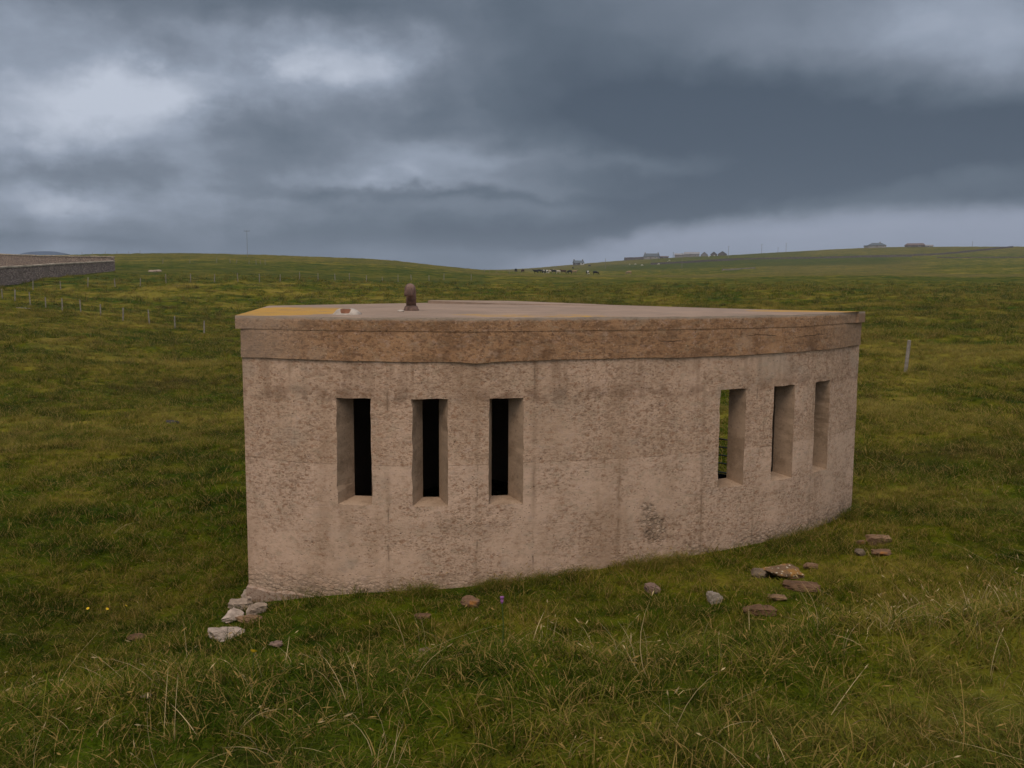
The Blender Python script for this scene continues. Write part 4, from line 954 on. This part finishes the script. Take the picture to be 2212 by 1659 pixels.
def scatter(name, X, Y, Z, SCL, tufts, label, seed=0, tiltmax=.25):
    col = bpy.data.collections.new(name + '_source')             # not linked to the scene: only feeds the instances
    for t in tufts: col.objects.link(t)
    rs = np.random.RandomState(seed); n_ = len(X)
    me = bpy.data.meshes.new(name); me.vertices.add(n_); me.vertices.foreach_set('co', np.stack([X, Y, Z], 1).astype(np.float32).ravel())
    rot = np.stack([(rs.rand(n_) - .5) * 2 * tiltmax, (rs.rand(n_) - .5) * 2 * tiltmax, rs.rand(n_) * 6.283], 1).astype(np.float32)
    a = me.attributes.new('rot', 'FLOAT_VECTOR', 'POINT'); a.data.foreach_set('vector', rot.ravel())
    a = me.attributes.new('scl', 'FLOAT', 'POINT'); a.data.foreach_set('value', SCL.astype(np.float32))
    a = me.attributes.new('pick', 'INT', 'POINT'); a.data.foreach_set('value', rs.randint(0, len(tufts), n_).astype(np.int32))
    o = bpy.data.objects.new(name, me); COL.objects.link(o)
    ng = bpy.data.node_groups.new(name, 'GeometryNodeTree'); ng.interface.new_socket('Geometry', in_out='INPUT', socket_type='NodeSocketGeometry'); ng.interface.new_socket('Geometry', in_out='OUTPUT', socket_type='NodeSocketGeometry')
    gi, go = ng.nodes.new('NodeGroupInput'), ng.nodes.new('NodeGroupOutput'); ip = ng.nodes.new('GeometryNodeInstanceOnPoints'); ci = ng.nodes.new('GeometryNodeCollectionInfo')
    ci.inputs['Collection'].default_value = col; ci.inputs['Separate Children'].default_value = True; ci.inputs['Reset Children'].default_value = True; ip.inputs['Pick Instance'].default_value = True
    def na(nm, dt):
        q = ng.nodes.new('GeometryNodeInputNamedAttribute'); q.data_type = dt; q.inputs['Name'].default_value = nm; return q.outputs['Attribute']
    L = ng.links.new; L(gi.outputs[0], ip.inputs['Points']); L(ci.outputs[0], ip.inputs['Instance']); L(na('pick', 'INT'), ip.inputs['Instance Index'])
    e2r = ng.nodes.new('FunctionNodeEulerToRotation'); L(na('rot', 'FLOAT_VECTOR'), e2r.inputs[0]); L(e2r.outputs[0], ip.inputs['Rotation'])
    L(na('scl', 'FLOAT'), ip.inputs['Scale']); L(ip.outputs[0], go.inputs[0])
    md = o.modifiers.new('scatter', 'NODES'); md.node_group = ng
    return tag(o, label, 'grass', kind='stuff')
def ring_pts(r0, r1, half, dens, seed):
    rs = np.random.RandomState(seed); area = half * (r1 * r1 - r0 * r0); n_ = int(area * dens)
    r = np.sqrt(r0 * r0 + rs.rand(n_) * (r1 * r1 - r0 * r0)); a = (rs.rand(n_) * 2 - 1) * half; return r * np.sin(a), r * np.cos(a)
POLY = [(float(fp(s, .03)[0]), float(fp(s, .03)[1])) for s in np.linspace(0, SEND, 40)] + REAR
def outside(X, Y, grow=0.0):
    ins = np.zeros(len(X), bool); n_ = len(POLY)
    for i in range(n_):
        (x1, y1), (x2, y2) = POLY[i], POLY[(i + 1) % n_]
        c = ((y1 > Y) != (y2 > Y)) & (X < (x2 - x1) * (Y - y1) / (y2 - y1 + 1e-12) + x1); ins ^= c
    for ex, ey, er, ed in EXCL: ins |= (((X - ex) / er) ** 2 + ((Y - ey + .03) / ed) ** 2) < 1
    return ~ins
short = [tuft('tuft', 44, .05, .025, .075, .0034, .9, M_BLADE, .10, 3, 1), tuft('tuft', 44, .055, .02, .06, .0034, 1.1, M_BLADE, .16, 3, 2), tuft('tuft', 36, .05, .03, .11, .0036, .8, M_BLADE, .22, 3, 3), tuft('tuft', 40, .05, .02, .05, .004, 1.2, M_BLADE, .06, 3, 4), tuft('tuft', 34, .07, .015, .05, .0034, 2.4, M_BLADE, .55, 3, 5), tuft('tuft', 22, .05, .02, .045, .0085, 1.6, M_BLADE, .04, 3, 6)]
XS, YS, SCs = [], [], []
for r0, r1, half, dens, sc in ((1.6, 5.5, R(78), 620, 1.0), (5.5, 11, R(56), 330, 1.15), (11, 22, R(46), 100, 1.7), (22, 45, R(38), 26, 2.8), (45, 90, R(35), 6.5, 4.6), (90, 170, R(34), 1.4, 7.0)):
    X, Y = ring_pts(r0, r1, half, dens, int(r0 * 10)); k = outside(X, Y)
    if r0 == 90: k &= np.random.RandomState(4).rand(len(X)) > ss(90, 170, np.hypot(X, Y))
    X, Y = X[k], Y[k]
    XS.append(X); YS.append(Y); SCs.append(sc * (.7 + .6 * np.random.RandomState(5).rand(len(X))) * (.75 + .6 * fbm(X / .7, Y / .7, 33, 2)))
X, Y, S_ = map(np.concatenate, (XS, YS, SCs)); scatter('grass', X, Y, H(X, Y) - .004, S_, short, 'short rough green turf all over the field')
print('turf tufts', len(X))
# longer, paler grass in drifts on the bank and in the field
M_LONG = mat_blade('long pale blades', dict(green=(.096, .130, .008), olive=(.175, .160, .016), dark=(.052, .082, .004), straw=(.36, .28, .085)), .3)
long_ = [tuft('long_tuft', 34, .07, .06, .16, .0026, 1.1, M_LONG, .14, 4, 11), tuft('long_tuft', 30, .08, .05, .14, .0026, 1.4, M_LONG, .2, 4, 12), tuft('long_tuft', 26, .06, .07, .19, .0026, 1.1, M_LONG, .25, 4, 13, .15)]
XS, YS, SCs = [], [], []
for r0, r1, half, dens, sc in ((1.8, 5.5, R(78), 60, .9), (5.5, 12, R(46), 42, 1.0), (12, 26, R(42), 14, 1.35), (26, 60, R(38), 3.2, 2.3)):
    X, Y = ring_pts(r0, r1, half, dens, int(r0 * 10) + 3); k = outside(X, Y); X, Y = X[k], Y[k]
    dw = np.hypot(X + .75, Y - 12.75) - 5.6; m0 = fbm(X / 1.7, Y / 1.7, 50, 3)
    hollow = (dw > -.5) & (dw < 2.6) & (np.abs(X) < 4.5) & (Y < 10.5)
    rightl = ss(3.2, 5.0, X) * (Y < 12); thr = .50 - .15 * rightl - .05 * (dw > 3.2) * (Y < 6); thr = np.where(hollow, .80, thr)
    k = m0 > thr + .12 * (np.random.RandomState(3).rand(len(X)) - .5); X, Y = X[k], Y[k]; XS.append(X); YS.append(Y); SCs.append(sc * (.6 + .8 * np.random.RandomState(6).rand(len(X))))
rs = np.random.RandomState(77); fs = 1.3 + rs.rand(520) * (SEND - 1.1); fo = .03 + .16 * rs.rand(520) ** 1.5; fx, fy = fp(fs, fo); kk = fbm(fs * 2.2, fs * 0 + 3, 91, 3) > .40
XS.append(fx[kk]); YS.append(fy[kk]); SCs.append(.45 + .75 * rs.rand(int(kk.sum())) * (.5 + fbm(fs[kk] * 3, fs[kk] * 0, 92, 2)))
X, Y, S_ = map(np.concatenate, (XS, YS, SCs)); scatter('long_grass', X, Y, H(X, Y), S_, long_, 'longer pale grass in drifts on the bank and field', 2)
print('long tufts', len(X))
stalks = [tuft('stalk_tuft', 3, .05, .14, .30, .0026, .55, M_STALK, 1, 5, 21, .8), tuft('stalk_tuft', 3, .06, .12, .28, .0026, .9, M_STALK, 1, 5, 22, .6), tuft('stalk_tuft', 3, .08, .10, .22, .0024, 2.2, M_STALK, 1, 5, 23, .2), tuft('stalk_tuft', 2, .09, .08, .2, .003, 2.6, M_STALK, 1, 5, 24, 0)]
XS, YS, SCs = [], [], []
for r0, r1, half, dens in ((1.8, 5.2, R(78), 33), (5.2, 12, R(46), 6), (12, 30, R(42), 1.0)):
    X, Y = ring_pts(r0, r1, half, dens, int(r0 * 10) + 7); k = outside(X, Y); X, Y = X[k], Y[k]; dw = np.hypot(X + .75, Y - 12.75) - 5.6; m0 = fbm(X / .9, Y / .9, 57, 3)
    hollow = (dw > -.5) & (dw < 2.7) & (np.abs(X) < 4.5) & (Y < 10.5); k = (m0 > .47 + .15 * (np.random.RandomState(8).rand(len(X)) - .5)) & ~(hollow & (np.random.RandomState(9).rand(len(X)) > .08))
    X, Y = X[k], Y[k]; XS.append(X); YS.append(Y); SCs.append(.55 + .55 * np.random.RandomState(10).rand(len(X)))
X, Y, S_ = map(np.concatenate, (XS, YS, SCs)); scatter('dry_grass', X, Y, H(X, Y), S_, stalks, 'straw coloured seed stalks standing and lying in the grass', 3, .5)
# a few hawkbit flowers
M_YEL = simple('yellow petals', (.62, .40, .02), .7, .2, .1, 5); M_STEM = simple('green stem', (.06, .09, .02), .8, .1, .1, 5)
bmf = bmesh.new(); tube(bmf, [(0, 0, 0), (0, 0, .006)], [.004, .013], 8); me_f = bpy.data.meshes.new('flower_head'); bmf.to_mesh(me_f); bmf.free(); me_f.materials.append(M_YEL)
bmf = bmesh.new(); tube(bmf, [(0, 0, -.02), (.004, 0, .06), (0, 0, .12)], .0014, 5); me_s = bpy.data.meshes.new('stem'); bmf.to_mesh(me_s); bmf.free(); me_s.materials.append(M_STEM)
for k, (x, y, lb) in enumerate(((355, 2490, 'leftmost yellow flower in the grass at lower left'), (431, 2492, 'middle one of the three yellow flowers at lower left'), (506, 2478, 'right one of the three yellow flowers at lower left'), (1018, 2745, 'lone yellow flower in the foreground grass below the wall corner'))):
    P = at(x, y); o = empty('yellow_flower', P, k, label=lb, cat='flower', group='small yellow flowers')
    h = bpy.data.objects.new('flower_head', me_f); COL.objects.link(h); h.parent = o; h.location = (0, 0, .12); h.rotation_euler = (R(40), 0, 0)
    s = bpy.data.objects.new('stem', me_s); COL.objects.link(s); s.parent = o
P = at(2007, 2612); o = empty('thistle', P, 0, label='purple thistle head among the seed stalks on the bank', cat='thistle')
bm = bmesh.new(); tube(bm, [(0, 0, -.02), (.006, 0, .10), (0, 0, .20)], .0025, 6); from_bm('stem', bm, M_STEM, o)
bm = bmesh.new(); tube(bm, [(0, 0, .19), (0, 0, .198), (0, 0, .203), (0, 0, .214)], [.003, .006, .005, .008], 10); from_bm('flower_head', bm, simple('purple florets', (.26, .10, .25), .8, .1, .2, 30), o)

# ------------------------------------------------------------------ air
bm = bmesh.new(); box(bm, (0, 1200, 40), (9000, 9000, 240)); hz = from_bm('haze', bm, None) if False else None
bm.free() if False else None
me = bpy.data.meshes.new('haze'); bmesh.ops.recalc_face_normals(bm, faces=bm.faces); bm.to_mesh(me); bm.free()
mh = bpy.data.materials.new('thin haze'); mh.use_nodes = True; nt = mh.node_tree; nt.nodes.clear()
pv = nt.nodes.new('ShaderNodeVolumePrincipled'); pv.inputs['Color'].default_value = (.62, .74, .92, 1); pv.inputs['Density'].default_value = .00017; pv.inputs['Anisotropy'].default_value = 0
mo = nt.nodes.new('ShaderNodeOutputMaterial'); nt.links.new(pv.outputs[0], mo.inputs['Volume'])
o = mesh_obj('haze', me, mh); tag(o, kind='stuff')
